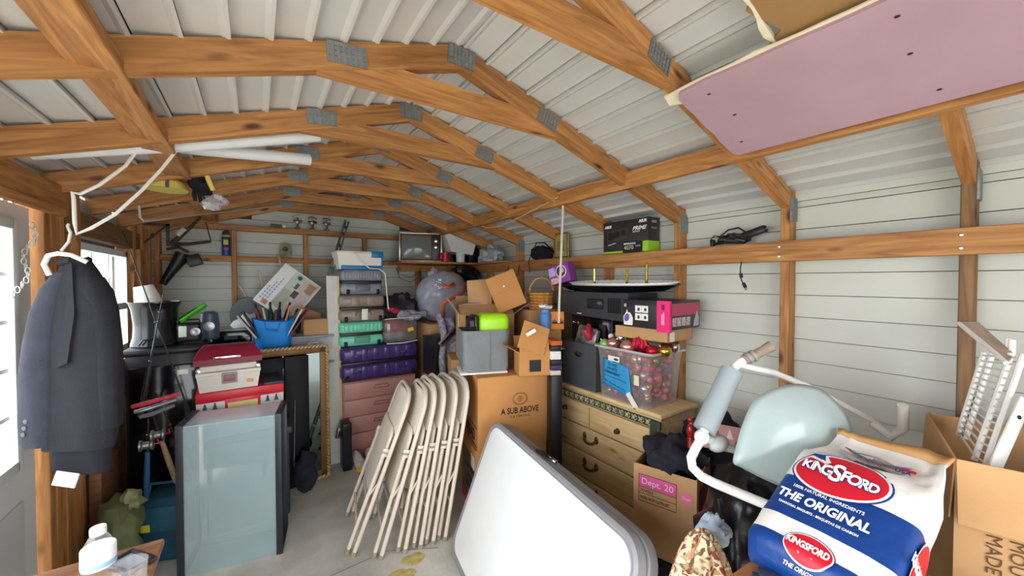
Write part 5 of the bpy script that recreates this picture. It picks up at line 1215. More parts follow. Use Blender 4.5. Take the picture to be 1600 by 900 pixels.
B().bb(.108, .126, -.003, -.0015, .115, .145).o('logo', mat('print_plum', (110, 20, 60), .5), pk2)

be = T('black_printer', 'black printer standing behind the fold up bin', 'printer', (2.085, 2.03, .862), -90)
B().bb(-.20, .22, 0, .165, 0, .49, .01).o('case', black, be); B().bb(-.19, .21, -.006, .0, .24, .48, .004).o('front_panel', black_gloss, be)
for x in (-.165, -.11): B().lathe([(.014, 0), (.014, .008), (.01, .01)], 16, Matrix.Translation((x, -.006, .43)) @ Matrix.Rotation(R(90), 4, 'X')).o('button', chrome, be)
B().bb(.10, .16, -.009, -.004, .30, .44, .002).o('slot', mat('slot_grey', (52, 54, 60), .4), be); B().tube([(-.02, -.008, .26), (.02, -.012, .32), (.08, -.012, .33), (.13, -.008, .27)], .004, 6).o('cable', black, be)
av = T('media_player', 'wide black media player with rounded ends under the black tray', 'electronics', (1.955, 1.945, 1.355), -90)
dgy = mat('device_grey', (52, 54, 58), .4, var=.05)
B().loft([[(-.33, .04, .09), (-.30, -.0, .02), (.37, 0, .0), (.37, .29, 0), (-.30, .29, .02), (-.33, .25, .09)], [(-.36, .03, .185), (-.36, -.006, .185), (.38, -.006, .185), (.38, .295, .185), (-.36, .295, .185), (-.36, .26, .185)]]).o('case', dgy, av, smooth=20)
B().bb(.02, .17, -.010, -.002, .07, .14, .01).o('screen', mat('device_screen', (36, 38, 42), .2), av)
for k in range(8): B().bb(.21+.014*k, .217+.014*k, -.009, -.002, .05, .15).o('vent_slot', black, av)
B().bb(-.08, -.04, -.008, -.002, .025, .032).o('logo', mat('logo_pale', (200, 200, 204), .4), av)
ty = T('oval_tray', 'long black oval tray with a white lace paper on the media player', 'tray', (2.08, 1.82, 1.553), -90, None, 5)
B().lathe([(.60, .0), (.80, .003), (1.0, .042), (.985, .046), (.80, .012), (.05, .010)], 48, Matrix.Diagonal((.53, .165, 1, 1))).o('tray', black_gloss, ty)
lc_ = []
for rr_, z in ((.2, .0135), (.84, .0145), (.955, .052), (.97, .056)):
    lc_.append([((rr_+(.012*abs(math.sin(k*math.pi/2)) if rr_ > .9 else 0))*.47*math.cos(2*math.pi*k/96)+.06, (rr_+(.02*(k % 2) if rr_ > .9 else 0))*.15*math.sin(2*math.pi*k/96), z + (.004*(k % 2) if rr_ > .9 else 0)) for k in range(96)])
lace = B().loft(lc_, cap=False).o('lace_paper', mat('lace_white', (240, 240, 240), .7, var=0), None, solid=.0015)
lace.matrix_world = Matrix.Translation((2.08, 1.82, 1.556)) @ Matrix.Rotation(R(-90), 4, 'Z') @ Matrix.Rotation(R(5), 4, 'X'); tag(lace, 'white lace paper doily lining the black oval tray', 'doily')
for i, (y, h, lab) in enumerate(((1.99, .135, 'plain gold candle at the far end of the lace doily'), (1.69, .135, 'gold twisted candle in the middle of the lace doily'), (1.535, .16, 'dull gold ornate candle at the near end of the lace doily'))):
    t = T('gold_candle', lab, 'candle', (2.09, y, 1.572), 0, 'gold candles on the tray')
    B().lathe([(.016, 0), (.018, .004), (.008, .01), (.007, .03), (.011, .036), (.009, .042)], 14).o('holder', gold, t)
    pr = [(.0085, .04), (.0085, h)] if i == 0 else [(.007+.004*(k % 2), .04+(h-.04)*k/9) for k in range(10)]
    B().lathe(pr + [(.004, h+.006)], 12).o('stick', mat('candle_gold%d' % i, ((240, 214, 130), (232, 196, 60), (160, 128, 50))[i], .3, .5, var=.05), t)
pbx = T('purple_box', 'purple toy box with a round picture standing on the end of the black tray', 'box', (1.99, 2.25, 1.602), -90+14, None, 0, -14)
pbx.scale = (1.12, 1.12, 1.12)
pur = mat('box_purple', (128, 64, 150), .45, var=.06)
B().bb(-.085, .085, 0, .09, 0, .135, .003).o('carton', pur, pbx)
B().lathe([(.046, 0), (.046, .002)], 24, Matrix.Translation((.02, -.001, .08)) @ Matrix.Rotation(R(90), 4, 'X')).o('print_ring', mat('print_pink', (232, 190, 206), .5), pbx); B().lathe([(.036, 0), (.036, .002)], 24, Matrix.Translation((.02, -.003, .08)) @ Matrix.Rotation(R(90), 4, 'X')).o('print_disc', mat('print_black', (46, 40, 50), .4), pbx)
B().bb(-.085, -.03, -.003, 0, .06, .12).o('print_panel', mat('print_lilac2', (190, 166, 214), .5), pbx); B().bb(-.08, -.01, -.003, 0, .005, .045).o('print_panel', mat('print_mixed', (214, 176, 170), .5, var=.3, scale=60), pbx); B().ell((.03, -.005, .085), (.018, .003, .018), 12, 8).o('print_detail', mat('print_silver', (190, 190, 196), .3), pbx)

# ================================================================== RIGHT WALL ITEMS
gp = T('graphics_card_box', 'dark graphics card carton with green corners on the wall rail', 'box', (2.215, 1.815, 1.824), -90)
dk = mat('carton_dark', (48, 44, 48), .45, var=.06); grn = mat('print_lime', (150, 200, 40), .5, var=.03)
B().bb(-.20, .20, 0, .125, 0, .235, .002).o('carton', dk, gp)
B().bb(-.201, -.015, -.0012, .01, .0, .014).o('green_strip', grn, gp); B().bb(.155, .2012, -.0014, .02, 0, .072).bb(.19, .2014, -.001, .1255, 0, .072).o('green_corner', grn, gp)
B().bb(-.015, .155, -.0016, 0, 0, .075).o('name_panel', mat('carton_black', (26, 24, 27), .4), gp)
txt('ASUS', .027, white_ink, gp, (-.155, -.002, .198), bold=.0015, shear=.2); txt('ASUS', .027, white_ink, gp, (.155, -.002, .212), bold=.0018)
txt('PRIME', .038, white_ink, gp, (.125, -.002, .165), bold=.001, shear=.35, sx=1.1); txt('GEFORCE', .014, white_ink, gp, (.10, -.002, .142), shear=.3)
txt('GEFORCE RTX', .016, white_ink, gp, (.045, -.0025, .061), bold=.0006); txt('4070', .042, mat('ink_olive', (206, 214, 160), .5, var=0), gp, (.038, -.0025, .032)); txt('SUPER', .015, mat('ink_grey', (170, 170, 190), .5, var=0), gp, (.118, -.0025, .042), bold=.0004)
txt('ASUS', .024, white_ink, gp, (.2015, .06, .205), (90, 0, 90), shear=.2); txt('PRIME', .024, mat('ink_grey2', (150, 146, 150), .5, var=0), gp, (.2015, .06, .16), (90, 0, 90), shear=.3)
pic = B().loft([[(-.165, -.002, .075), (.02, -.002, .10), (.03, -.002, .18), (-.165, -.002, .17)], [(-.165, 0, .075), (.02, 0, .10), (.03, 0, .18), (-.165, 0, .17)]]).o('card_picture', mat('picture_brown', (66, 54, 58), .4, var=.1, scale=30), gp, smooth=0)
for i, x in enumerate((-.125, -.065, -.008)):
    B().lathe([(.030-.003*i, 0), (.030-.003*i, .003), (.026-.003*i, .003), (.024-.003*i, .001), (.008, .001), (.007, .004), (.001, .004)], 20, Matrix.Translation((x, -.002, .128+.008*i)) @ Matrix.Rotation(R(90), 4, 'X')).o('fan_picture', mat('picture_fan', (40, 34, 38), .35), gp)
B().box((-.115, -.003, .068), (.075, .001, .004), 0, rot=Euler((0, R(-10), 0)).to_matrix()).o('print_line', white_ink, gp)

cbk = mat('cable_black', (20, 20, 22), .5)
pa = T('power_adapter', 'tangle of black cable with a power brick lying on the wall rail', 'cable', (2.27, 1.06, 1.824))
cl_ = B()
for k in range(7):
    cl_.tube([(-.005+.02*math.sin(k), .14-.01*k, .012+.006*k), (.02, .09, .035+.008*(k % 4)), (-.01, .0+.01*k, .04+.012*(k % 3)), (.01, -.06, .022+.006*k), (.03, -.02, .012), (-.01, .07, .018+.004*k)], .007, 7, closed=True)
cl_.o('cable_coil', cbk, pa)
B().tube([(0, .11, .05), (.01, .06, .092), (0, .0, .097), (0, -.05, .06)], .005, 6).o('cable_loop', cbk, pa); B().tube([(0, .13, .03), (0, .16, .04), (.0, .135, .065), (0, .10, .055)], .004, 6).o('cable_loop', cbk, pa)
B().box((0, -.085, .062), (.045, .12, .038), .008, rot=Euler((R(-16), 0, 0)).to_matrix()).o('power_brick', black, pa); B().tube([(0, -.14, .078), (0, -.155, .082)], .006, 8).o('plug', chrome, pa)
B().box((0, .145, .022), (.03, .02, .04), .004).o('plug', black, pa)
uc = T('usb_cable', 'short black cable with a plug hanging below the wall rail', 'cable', (2.225, 1.02, 1.72))
B().tube([(0, 0, .006), (-.004, .004, -.03), (0, .006, -.07), (0, -.002, -.10), (0, -.012, -.12)], .0032, 6).o('wire', cbk, uc); B().tube([(0, .004, -.058), (0, 0, -.084)], .009, 8).o('ferrite', cbk, uc)
B().tube([(0, -.010, -.112), (0, -.022, -.138)], .009, 8).o('plug', cbk, uc); B().tube([(0, -.022, -.138), (0, -.028, -.150)], .006, 6).o('contact', chrome, uc)
o = B().ell((2.265, 2.82, 1.885), (.065, .17, .07), 22, 14, amp=.03, fr=13, flat=.06).o('pouch', black_cloth); tag(o, 'black cloth pouch slumped on the wall rail beyond the yellow sign', 'pouch')
B().tube([(2.25, 2.93, 1.93), (2.23, 2.88, 1.985), (2.23, 2.75, 1.975), (2.24, 2.70, 1.93)], .006, 6).o('strap', black, o)
B().tube([(2.22, 2.95, 1.88), (2.20, 2.96, 1.80), (2.21, 2.95, 1.70)], .004, 6).o('cord', black, o)
sg = T('wall_sign', 'weathered yellow printed metal sign standing on the wall rail', 'sign', (2.262, 2.56, 1.826), -90)
B().bb(-.085, .085, 0, .02, 0, .22, .003).o('plate', mat('sign_ochre', (172, 152, 92), .5, var=.25, scale=26), sg)
for (a, b_, c, d) in ((-.087, .087, .0, .012), (-.087, .087, .208, .222), (-.087, -.077, 0, .222), (.077, .087, 0, .222)): B().bb(a, b_, -.003, .0, c, d).o('border', mat('sign_brown', (110, 92, 56), .5, var=.2), sg)
B().bb(-.05, .05, -.002, 0, .06, .15).o('print', mat('sign_green', (120, 126, 92), .5, var=.4, scale=50), sg)
B().tube([(2.25, 3.02, 1.70), (2.20, 3.02, 1.67), (2.205, 3.0, 1.75)], .004, 6)
for i, y in enumerate((3.15, 3.35)):
    o = T('wire_hook', ('black wire hook on the rail, nearer the yellow sign', 'black wire hook on the rail, nearer the back shelf')[i], 'hook', (2.225, y, 1.72)); B().tube([(.0, 0, .06), (-.015, 0, .0), (-.03, 0, -.06), (-.045, 0, -.05), (-.04, 0, -.02)], .004, 6).o('hook', black, o)

# ================================================================== NEAR RIGHT HEAP
dp = open_carton('labelled_carton', 'open cardboard box printed Dept. 20 holding dark clothes before the dresser', (1.70, 1.09, .312), -72.5, .285, .285, .42, card, (None, None, None, None))
pk_ = mat('print_hotpink', (226, 92, 158), .6, var=.05); wine = mat('print_wine', (120, 44, 66), .6)
yb_ = -.1435
B().bb(-.115, .055, yb_-.001, yb_, .315, .375).o('print_panel', pk_, dp)
fr_ = B()
for (a, b_, c, d) in ((-.117, .057, .374, .376), (-.117, .057, .313, .315), (-.117, .057, .283, .2845), (-.117, .057, .245, .247), (-.117, -.1155, .245, .376), (.0555, .057, .245, .376)): fr_.bb(a, b_, yb_-.0012, yb_, c, d)
fr_.o('print_frame', ink, dp)
txt('Dept. 20', .042, mat('ink_palepink', (250, 214, 226), .6, var=0), dp, (-.105, yb_-.0018, .344), align='LEFT'); txt('TOWELS', .020, ink, dp, (-.110, yb_-.0015, .298), align='LEFT', sx=.8); txt('MICRO SHOP CLOTH SET', .019, ink, dp, (-.110, yb_-.0015, .264), align='LEFT', sx=.62)
B().lathe([(.029, 0), (.029, .0012)], 24, Matrix.Translation((.10, yb_, .325)) @ Matrix.Rotation(R(90), 4, 'X')).o('print_disc', mat('print_softpink', (226, 122, 152), .6, var=.04), dp); txt('Dept', .017, MATS['ink_palepink'], dp, (.10, yb_-.002, .325))
B().bb(.1435, .1445, -.10, .10, .24, .36).o('print_panel', wine, dp)
t = T('storage_bin', 'dark plastic bin on the floor under the Dept. 20 box', 'bin', (1.70, 1.09, 0), -72.5); B().bb(-.15, .15, -.15, .15, 0, .30, .012).o('body', black, t); B().bb(-.155, .155, -.155, .155, .285, .31, .006).o('lid', black, t)
def blob(name, lab, cat, c, d, m, amp=.05, fr=9, seed=0, smooth=60, flat=None):
    o = B().ell((0, 0, 0), d, 30, 20, amp=amp, fr=fr, seed=seed, flat=flat).o(name, m, smooth=smooth); o.location = c
    return tag(o, lab, cat)
shiny = mat('trash_bag_black', (20, 20, 25), .3, var=.1, bump=.5, bscale=14)
blob('clothes_pile', 'dark blue black clothes piled in the Dept. 20 box', 'clothes', (1.71, 1.09, .755), (.15, .14, .10), mat('clothes_navy', (34, 34, 46), .9, var=.25, bump=.3, bscale=40), .06, 12)
blob('black_coat', 'black coat bundled beside the dresser end behind the Dept. 20 box', 'coat', (2.02, 1.03, .74), (.13, .16, .20), black_cloth, .06, 9, 2)
blob('black_backpack', 'round black padded bag behind the white tube frame', 'bag', (1.90, .72, .76), (.20, .17, .19), mat('bag_charcoal', (40, 42, 48), .7, var=.12, bump=.2, bscale=60), .03, 6, 4)
blob('trash_bag', 'shiny black trash bag beside the charcoal bag and the leaf print cloth', 'bag', (1.53, .67, .60), (.20, .155, .30), shiny, .07, 8, 1)
blob('trash_bag', 'black trash bag on the floor under the round black padded bag', 'bag', (1.98, .66, .28), (.20, .22, .30), shiny, .06, 7, 5, flat=.28)
gb2 = T('gift_bag', 'small patterned bag with pink and dark triangles beside the tote', 'gift bag', (1.86, .93, .86), -50)
B().box((0, 0, .0), (.20, .03, .12), .004, rot=Euler((R(-25), R(6), 0)).to_matrix()).o('bag', mat('gift_rose', (206, 150, 152), .5, var=.1), gb2)
for k in range(7):
    M = Matrix.Rotation(R(6), 4, 'Y') @ Matrix.Rotation(R(-25), 4, 'X') @ Matrix.Translation((-.085+.028*k, -.0165, .02-.045*(k % 2)))
    B().prism([(-.016, -.022), (.016, -.022), (0, .026)], -.001, .001, M).o('triangle_print', mat('gift_%d' % (k % 3), ((64, 44, 44), (236, 214, 208), (150, 110, 70))[k % 3], .5), gb2, smooth=0)
ro = T('glass_ornament', 'red glass figure ornament standing by the dresser corner', 'ornament', (1.70, 1.0, .83))
ro.scale = (.75, .75, .75)
rg = mat('red_glass', (196, 40, 44), .08, var=0, trans=.5)
B().ell((0, 0, .10), (.022, .022, .05), 14, 10).ell((.0, 0, .175), (.018, .016, .02), 12, 8).tube([(0, 0, .0), (0, 0, .12), (.012, 0, .165)], [.02, .010, .012], 10).o('figure', rg, ro); B().tube([(.02, 0, .10), (.045, 0, .07), (.04, 0, .13)], .006, 6).o('arm', mat('rose_gold', (212, 160, 146), .2, .7, var=0), ro)

# white tubular shower chair
wt = mat('tube_enamel', (236, 236, 232), .3, var=.02); foam = mat('foam_bluegrey', (158, 170, 176), .55, var=.04); pale = mat('panel_pale', (168, 184, 184), .25, var=.03, coat=.3)
shc = T('shower_chair', 'white tubular shower chair with a pale plastic back dumped on the black bags', 'chair', (1.6, .62, .9))
O = Vector((1.6, .62, .9)); S_ = lambda L: [Vector(p)-O for p in L]
B().tube(S_([(1.559, .748, 1.261), (1.47, .755, 1.155), (1.388, .762, 1.059)]), .040, 20).o('arm_pad', foam, shc)
B().tube(S_([(1.372, .761, 1.039), (1.45, .757, 1.13), (1.556, .748, 1.258), (1.574, .738, 1.281), (1.590, .728, 1.296), (1.612, .713, 1.311)]), .0165, 12).o('frame_tube', wt, shc)
gpp = S_([(1.60, .722, 1.304), (1.63, .70, 1.322), (1.66, .68, 1.341), (1.691, .661, 1.36)]); B().tube(gpp, [.020, .019, .018, .022], 12).o('hand_grip', mat('grip_taupe', (158, 138, 124), .7, var=.12, scale=40), shc)
for q in (gpp[1], gpp[0]*.5+gpp[1]*.5): B().tube([q-Vector((.004, -.003, .003)), q+Vector((.004, -.003, .003))], .024, 12).o('grip_ring', mat('ring_grey', (150, 150, 152), .5), shc)
B().tube(S_([(1.585, .728, 1.287), (1.72, .66, 1.25), (1.86, .60, 1.19), (2.05, .52, 1.09), (2.15, .46, 1.03)]), .0125, 10).o('frame_tube', wt, shc)
B().tube(S_([(2.10, .36, 1.13), (2.135, .365, 1.03), (2.15, .40, .98), (2.15, .46, 1.02)]), .018, 12).o('frame_tube', wt, shc)
B().ell(Vector((1.372, .761, 1.036))-O, (.030, .026, .028), 16, 10).o('joint', wt, shc)
B().ell(Vector((1.44, .735, 1.005))-O, (.055, .03, .03), 16, 10).o('joint_cover', mat('joint_grey', (176, 178, 176), .5), shc)
B().tube(S_([(1.372, .761, 1.036), (1.45, .73, 1.0), (1.53, .70, .965), (1.66, .64, .92)]), .016, 10).o('frame_tube', mat('tube_greywhite', (196, 198, 196), .4), shc)
B().tube(S_([(1.365, .760, 1.032), (1.335, .765, 1.00), (1.309, .766, .972), (1.300, .755, .945), (1.308, .725, .922), (1.325, .69, .910), (1.36, .61, .893), (1.405, .52, .872)]), .0165, 12).o('frame_tube', wt, shc)
# curved back: an oval shell spanned in its own plane
ctr = Vector((1.585, .548, 1.075)); ux = Vector((.80, -.585, .05)).normalized(); uz = Vector((.20, .12, .97)); uz = (uz-ux*uz.dot(ux)).normalized(); un = ux.cross(uz)
OUT = [(-.223, -.09), (-.207, -.046), (-.17, .035), (-.115, .115), (-.035, .154), (.046, .166), (.126, .143), (.18, .08), (.20, .02), (.19, -.06), (.14, -.125), (.06, -.168), (0, -.18), (-.06, -.175), (-.13, -.145), (-.20, -.105)]
def shell(u, v):
    n = len(OUT); f_ = (u % 1.0)*n; i = int(f_) % n; w = f_-int(f_)
    p = [OUT[(i+k-1) % n] for k in range(4)]          # smooth curve through the outline points
    q = [.5*(2*p[1][c] + (p[2][c]-p[0][c])*w + (2*p[0][c]-5*p[1][c]+4*p[2][c]-p[3][c])*w*w + (3*p[1][c]-p[0][c]-3*p[2][c]+p[3][c])*w**3) for c in (0, 1)]
    return ctr + ux*q[0]*v + uz*q[1]*v + un*(.06*(1-v*v)) - O
pl_ = B().grid(shell, 64, 10); bmesh.ops.remove_doubles(pl_.bm, verts=pl_.bm.verts, dist=1e-5)
pl_.o('back_panel', pale, shc, smooth=60, solid=.012)

# charcoal bag
B0 = Vector((1.201, .5, .946)); bw_ = Vector((-.1045, -.9945, 0)); bh = Vector((.9945, -.1045, 0)); bu = (bh*.866+Vector((0, 0, .5))).normalized(); by = bu.cross(bw_).normalized()
kb = T('charcoal_bag', 'big white and blue paper charcoal bag with a red oval logo', 'bag')
mw = Matrix((bw_, by, bu)).transposed().to_4x4(); mw.translation = B0; kb.matrix_world = mw
bagw = mat('bag_paper_white', (236, 235, 232), .4, var=.03, bump=.55, bscale=13); bagb = mat('bag_paper_blue', (12, 62, 136), .38, var=.06, bump=.5, bscale=13); bagr = mat('bag_print_red', (206, 26, 48), .4, var=.02)
bagkraft = mat('bag_kraft', (198, 152, 96), .8, var=.1); soot = mat('bag_soot', (176, 170, 166), .6, var=.2, scale=16)
def bagring(z):
    """cross-section of the filled bag, 64 points, starting at the front left edge"""
    if z < -.06: k = .95 + .05*(z+.1)/.04
    elif z < .28: k = 1
    else: k = 1 - .13*min(1, (z-.28)/.10)
    hw = .15*k; hd = .065*(1 if z < .26 else max(.12, 1-(z-.26)/.15)); 
    if z > .40: hw = .15*(.80+.06*(z-.4)/.06)
    yc = .055 + (1.1*(-.06-z) if z < -.06 else 0) + (0 if z < .26 else .03*(z-.26)/.2)
    P = []
    for i in range(64):
        a = 2*math.pi*i/64
        x = hw*math.copysign(abs(math.cos(a))**.26, math.cos(a)); y = hd*math.copysign(abs(math.sin(a))**.34, math.sin(a))
        cr = .005*noise.noise(Vector((x*22, y*22, z*20))) + (.016*noise.noise(Vector((x*26, 3, z*22))) + .008*noise.noise(Vector((x*55, 7, z*60))) if z > .25 else 0)
        P.append(Vector((.15 + x, yc + y + cr - (.012*(1-(x/.15)**2) if y < 0 and z < .3 else 0), z + (.012*math.sin(x*26) if z > .44 else 0))))
    return P
zs = [-.10, -.095, -.08, -.06, -.045, -.036, -.022, -.01, .004, .02, .05, .08, .11, .14, .16, .19, .22, .25, .28, .30, .32, .345, .37, .40, .43, .455]
bmb = B(); rings = [[bmb.bm.verts.new(p) for p in bagring(z)] for z in zs]
bmb.bm.faces.new(rings[0][::-1])
for j, (A, D) in enumerate(zip(rings, rings[1:])):
    zm = (zs[j]+zs[j+1])/2
    for k in range(64):
        f = bmb.bm.faces.new((A[k], A[(k+1) % 64], D[(k+1) % 64], D[k])); f.material_index = 1 if .018 < zm < .16 else (1 if zm < -.036 else 0)
for f in bmb.bm.faces:
    if len(f.verts) > 4: f.material_index = 1
bmb.o('bag', [bagw, bagb], kb, smooth=60)
B().loft([[p + Vector((0, -.003, 0)) for p in bagring(.440)], [Vector((.15+(p.x-.15)*1.02, p.y-.004, p.z)) for p in bagring(.472)]], cap=False).o('torn_rim', bagkraft, kb, smooth=60, solid=.003)
def fy(x, z):   # front surface of the bag at x, z
    P = sorted((p.x, p.y) for p in bagring(z)[33:64])
    for (xa, ya), (xb, yb) in zip(P, P[1:]):
        if xa <= x <= xb: return ya + (yb-ya)*(x-xa)/max(1e-6, xb-xa)
    return P[0][1] if x < P[0][0] else P[-1][1]
def ovalpatch(cx, cz, rx_, rz2, off, m, name, tilt=0, n=36, plane=None):
    b = B(); t_ = R(tilt); rg_ = []
    for s in (0, .5, 1):
        L = []
        for i in range(n):
            a = 2*math.pi*i/n; x, z = s*rx_*math.cos(a), s*rz2*math.sin(a); x, z = x*math.cos(t_)-z*math.sin(t_), x*math.sin(t_)+z*math.cos(t_)
            L.append(b.bm.verts.new(plane(cx+x, cz+z, off) if plane else Vector((cx+x, fy(cx+x, cz+z)-off, cz+z))))
        rg_.append(L)
    for A, D in zip(rg_, rg_[1:]):
        for i in range(n): b.bm.faces.new((A[i], A[(i+1) % n], D[(i+1) % n], D[i]))
    bmesh.ops.remove_doubles(b.bm, verts=b.bm.verts, dist=1e-6)
    return b.o(name, m, kb, smooth=60)
def logo(cx, cz, s, tilt, plane=None, tilt_m=None, size=.056):
    ovalpatch(cx, cz, .112*s, .079*s, .0035, bagb, 'logo_oval', tilt, plane=plane); ovalpatch(cx, cz, .108*s, .075*s, .0045, bagw, 'logo_oval', tilt, plane=plane); ovalpatch(cx, cz, .102*s, .069*s, .0055, bagr, 'logo_oval', tilt, plane=plane)
logo(.128, .205, 1, 6)
def word(s, size, x, z, m, sx=1, rot=0, bold=0, off=.008, shear=0, dy=None):
    y = fy(x, z) if dy is None else dy
    return txt(s, size, m, kb, (x, y-off, z), (90, -rot, 0), sx=sx, bold=bold, shear=shear)
blue_ink = mat('ink_blue', (20, 50, 120), .5, var=0)
for i, (c, x, sz) in enumerate(zip('KINGSFORD', (.050, .066, .081, .101, .124, .144, .164, .185, .204), (.039, .044, .047, .051, .084, .051, .047, .044, .039))):
    for m, off, bd in ((blue_ink, .0095, .0032), (white_ink, .0105, .0015)):
        txt(c, sz, m, kb, (x, fy(x, .203)-off+.002, .205-.002*(i-4)*.4), (90, 0, 0), sx=.80, bold=bd)
word('100% NATURAL INGREDIENTS', .0135, .130, .119, white_ink, sx=.88, bold=.0001)
word('THE ORIGINAL', .038, .130, .083, white_ink, sx=.80, bold=.0012, shear=.1)
word('CHARCOAL BRIQUETS - BRIQUETAS DE CARBON', .0095, .130, .052, white_ink, sx=.84, bold=.0002)
word('TASTE', .022, .145, .335, mat('ink_faded', (110, 108, 118), .6, var=0), sx=1, bold=.0004, off=.012)
word('USA', .018, .222, .325, blue_ink, bold=.0004, off=.012)
B().tube([(.08+.0125*k, fy(.08+.0125*k, .35)-.006, .352-.016*math.sin(k/12*math.pi)+.01) for k in range(13)], [.0005]+[.0035]*11+[.0005], 6).o('printed_arc', mat('ink_arc', (96, 92, 110), .6), kb)
B().box((.222, fy(.222, .355)-.010, .352), (.034, .001, .009), 0).o('flag_print', bagr, kb)
ovalpatch(.15, .335, .075, .04, .0025, soot, 'soot_smudge', -8)
# underside fold with the second logo
pz = lambda x, z, off: Vector((x, .0+.0 - .0 + (-.052-z)*.0, z))
bpl = lambda x, z, off: Vector((x, fy(x, -.03)-off+.004 + (-.03-z)*1.1, -.03 + (z+.03)*.55 - off*.4))
logo(.148, -.043, .5, 0)
word('KINGSFORD', .025, .148, -.040, white_ink, sx=.66, bold=.001, off=.010); word('THE ORIGINAL', .016, .148, -.089, white_ink, sx=.8, bold=.0005)
# side gusset with the third logo
spl = lambda y, z, off: Vector((.302+off, y, z))
gl_ = []
for rr_, m, off in ((1, bagw, .003), (.92, bagr, .004)):
    b = B(); L = [b.bm.verts.new(spl(.055+.045*rr_*math.cos(a), .075+.088*rr_*math.sin(a), off)) for a in [2*math.pi*k/32 for k in range(32)]]; b.bm.faces.new(L); b.o('logo_oval', m, kb, smooth=0)
o = txt('KINGSFORD', .036, white_ink, kb, (.308, .055, .075), sx=.72, bold=.001)
o.matrix_local = Matrix.Translation((.3075, .055, .075)) @ Matrix(((0, 0, 1, 0), (0, 1, 0, 0), (-1, 0, 0, 0), (0, 0, 0, 1))) @ Matrix.Rotation(R(180), 4, 'Z') @ Matrix.Rotation(R(-90), 4, 'Z') @ Matrix.Diagonal((.72, 1, 1, 1))

tbl = T('wooden_table', 'brown wooden table carrying the charcoal bag', 'table', (1.24, .16, 0), -4)
wdk = wood('table_brown', (140, 82, 40), (186, 118, 62), (90, 50, 24), .35)
B().bb(-.30, .26, -.40, .33, .79, .825, .006).o('top', wdk, tbl); B().bb(-.27, .23, -.37, .30, .71, .79).o('apron', wdk, tbl)
for x in (-.25, .21):
    for y in (-.35, .28): B().tube([(x, y, 0), (x, y, .72)], [.02, .026], 8).o('leg', wdk, tbl)
o = T('folded_strap', 'dark blue folded webbing strap on the wooden table under the charcoal bag', 'strap', (1.12, .40, .827), -60)
for k in range(2): B().box((0, .012*k, .006+.010*k), (.14-.03*k, .035, .008), .002).o('webbing', mat('webbing_navy', (44, 62, 84), .8, bump=.3, bscale=120), o)
# prop under the leaning bag
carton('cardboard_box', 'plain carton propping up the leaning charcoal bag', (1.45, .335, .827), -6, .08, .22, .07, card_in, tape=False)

leaf = bpy.data.materials.new('leaf_print'); leaf.use_nodes = True; nt = leaf.node_tree; p = nt.nodes['Principled BSDF']; p.inputs['Roughness'].default_value = .6
tc = nt.nodes.new('ShaderNodeTexCoord'); v = nt.nodes.new('ShaderNodeTexVoronoi'); v.inputs['Scale'].default_value = 75; nz = nt.nodes.new('ShaderNodeTexNoise'); nz.inputs['Scale'].default_value = 18
mxv = nt.nodes.new('ShaderNodeMix'); mxv.data_type = 'VECTOR'; mxv.inputs[0].default_value = .12
nt.links.new(tc.outputs['Object'], nz.inputs['Vector']); nt.links.new(tc.outputs['Object'], mxv.inputs[4]); nt.links.new(nz.outputs['Color'], mxv.inputs[5]); nt.links.new(mxv.outputs[1], v.inputs['Vector'])
rp_ = nt.nodes.new('ShaderNodeValToRGB'); rp_.color_ramp.interpolation = 'CONSTANT'; e = rp_.color_ramp.elements
for pos, c in ((0, (226, 206, 170)), (.34, (180, 140, 104)), (.52, (134, 62, 44)), (.66, (214, 188, 150)), (.84, (112, 92, 66))):
    q = e[0] if pos == 0 else (e[1] if pos == .34 else e.new(pos)); q.position = pos; q.color = lin(c)
sx_ = nt.nodes.new('ShaderNodeSeparateColor'); nt.links.new(v.outputs['Color'], sx_.inputs[0]); nt.links.new(sx_.outputs[0], rp_.inputs[0]); nt.links.new(rp_.outputs[0], p.inputs['Base Color'])
cl2 = B()
def drape(u, v):
    a = 2*math.pi*u; f_ = v**.8
    rr_ = .002 + .135*f_ + .018*f_*math.sin(a*6+1) + .012*f_*math.sin(a*11)
    return Vector((rr_*math.cos(a)*1.45, rr_*math.sin(a)*1.0, .80 - .815*v**1.6 + .015*math.sin(a*3)))
g = cl2.grid(drape, 72, 20); bmesh.ops.remove_doubles(g.bm, verts=g.bm.verts, dist=1e-5)
o = g.o('leaf_cloth', leaf, smooth=60, solid=.006); o.location = (1.16, .64, .02); o.rotation_euler = (0, 0, R(-34)); tag(o, 'brown and cream leaf print cloth heaped in folds before the black bags', 'cloth')
o = B().ell((1.29, .665, .775), (.075, .045, .05), 20, 14, amp=.035, fr=18).o('blue_cloth', mat('cloth_paleblue', (186, 206, 224), .8, var=.08), smooth=60); tag(o, 'pale blue cloth tucked behind the leaf print cloth', 'cloth')

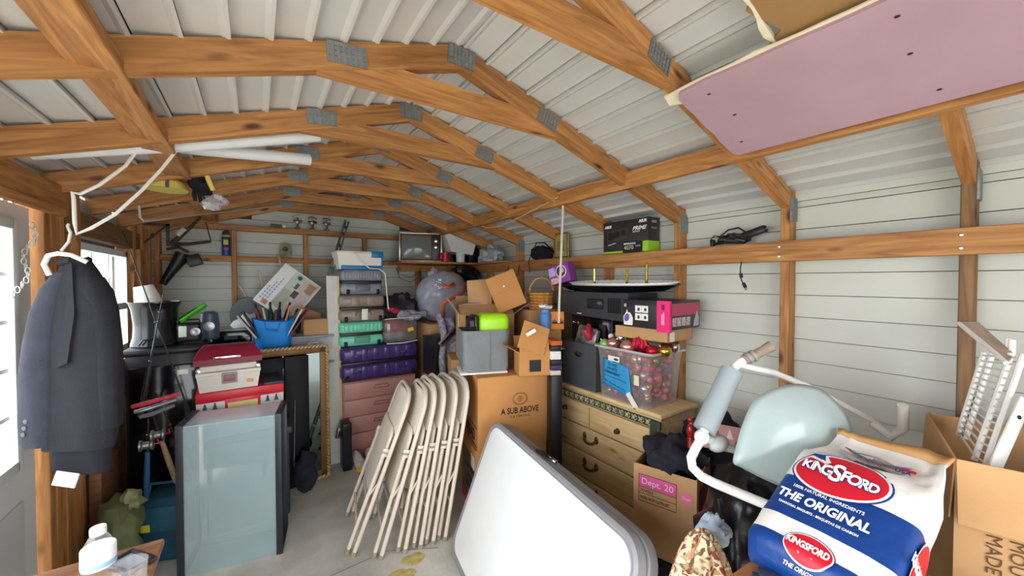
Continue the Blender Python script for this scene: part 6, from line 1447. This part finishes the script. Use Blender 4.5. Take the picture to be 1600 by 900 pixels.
# tall carton with wire shelves
tc_ = open_carton('tall_carton', 'tall open cardboard carton holding the white wire shelves', (1.926, -.007, 0), 14.5, .50, .50, 1.12, card, (None, 177, 168, None))
for k, (s, y0) in enumerate((('MADE', .18), ('MOU', .14), ('W', .102))):
    o = txt(s, .040, mat('ink_brownish', (96, 70, 40), .8, var=0), tc_, (0, 0, 0), align='LEFT', sx=1)
    o.matrix_local = Matrix.Translation((-.2525, y0, .935)) @ Matrix(((0, 0, -1, 0), (0, -1, 0, 0), (-1, 0, 0, 0), (0, 0, 0, 1)))
def wire_deck(name, lab, a0, a1, b0, b1, lip, n):
    a0, a1, b0, b1, lip = map(Vector, (a0, a1, b0, b1, lip)); t = T(name, lab, 'shelf', a0)
    z = a0.copy(); q = lambda p: p - z
    for s, e_ in ((a0, a1), (b0, b1), (a0+lip, a1+lip), (b0+lip*.9, b1+lip*.9)): B().tube([q(s), q(e_)], .0075, 8).o('rail', wt, t)
    for i in range(n):
        f_ = (i+.5)/n; p, r_ = a0.lerp(a1, f_), b0.lerp(b1, f_)
        B().tube([q(p+lip), q(p), q(r_), q(r_+lip*.9)], .0034, 6).o('wire', wt, t)
    return t
wire_deck('wire_shelf', 'white wire shelf section standing highest in the tall carton', (1.804, .155, 1.072), (1.984, .101, 1.388), (2.06, .215, 1.07), (2.17, .17, 1.36), (-.052, -.025, .006), 15)
wire_deck('wire_shelf', 'second white wire shelf section behind the flat white strip in the carton', (1.72, .06, 1.02), (1.84, .02, 1.28), (1.98, .06, 1.02), (2.06, .02, 1.28), (-.03, -.04, .0), 12)
ws = T('flat_strip', 'flat white metal strip with a hole between the two wire shelves', 'metal strip', (1.716, .118, 1.06))
d = Vector((.125, -.047, .195)); d2 = d.normalized(); sd = Vector((.82, -.56, 0)); sd = (sd-d2*sd.dot(d2)).normalized(); nn = d2.cross(sd)
b = B().box((0, 0, 0), (.035, .006, .27), .001); o = b.o('strip', wt, ws); m_ = Matrix((sd, nn, d2)).transposed().to_4x4(); m_.translation = d2*.125; o.matrix_local = m_
o = B().lathe([(.006, -.004), (.006, .004)], 12, Matrix.Rotation(R(90), 4, 'X')).o('hole', black, ws); m2 = m_.copy(); m2.translation = d2*.20; o.matrix_local = m2
sp_ = T('shelf_board', 'beige topped shelf panel slanting above the white wire shelf', 'shelf', (2.0, .13, 1.4))
B().loft([[(.226-.05, .10, .066), (.34-.1, .06, .066), (-.009, -.034, -.012), (-.077, -.024, -.03)], [(.226-.05, .10, .056), (.34-.1, .06, .056), (-.009, -.034, -.022), (-.077, -.024, -.04)]]).o('panel', mat('panel_beige', (190, 170, 150), .6, var=.05), sp_, smooth=0)
B().tube([(.176, .10, .061), (-.077, -.024, -.035)], .007, 8).o('front_edge', wt, sp_)
for x in (.02, .05): B().tube([(x, -.035+.3*x, -.02), (x, -.035+.3*x, .03)], .008, 8).o('peg', wt, sp_)
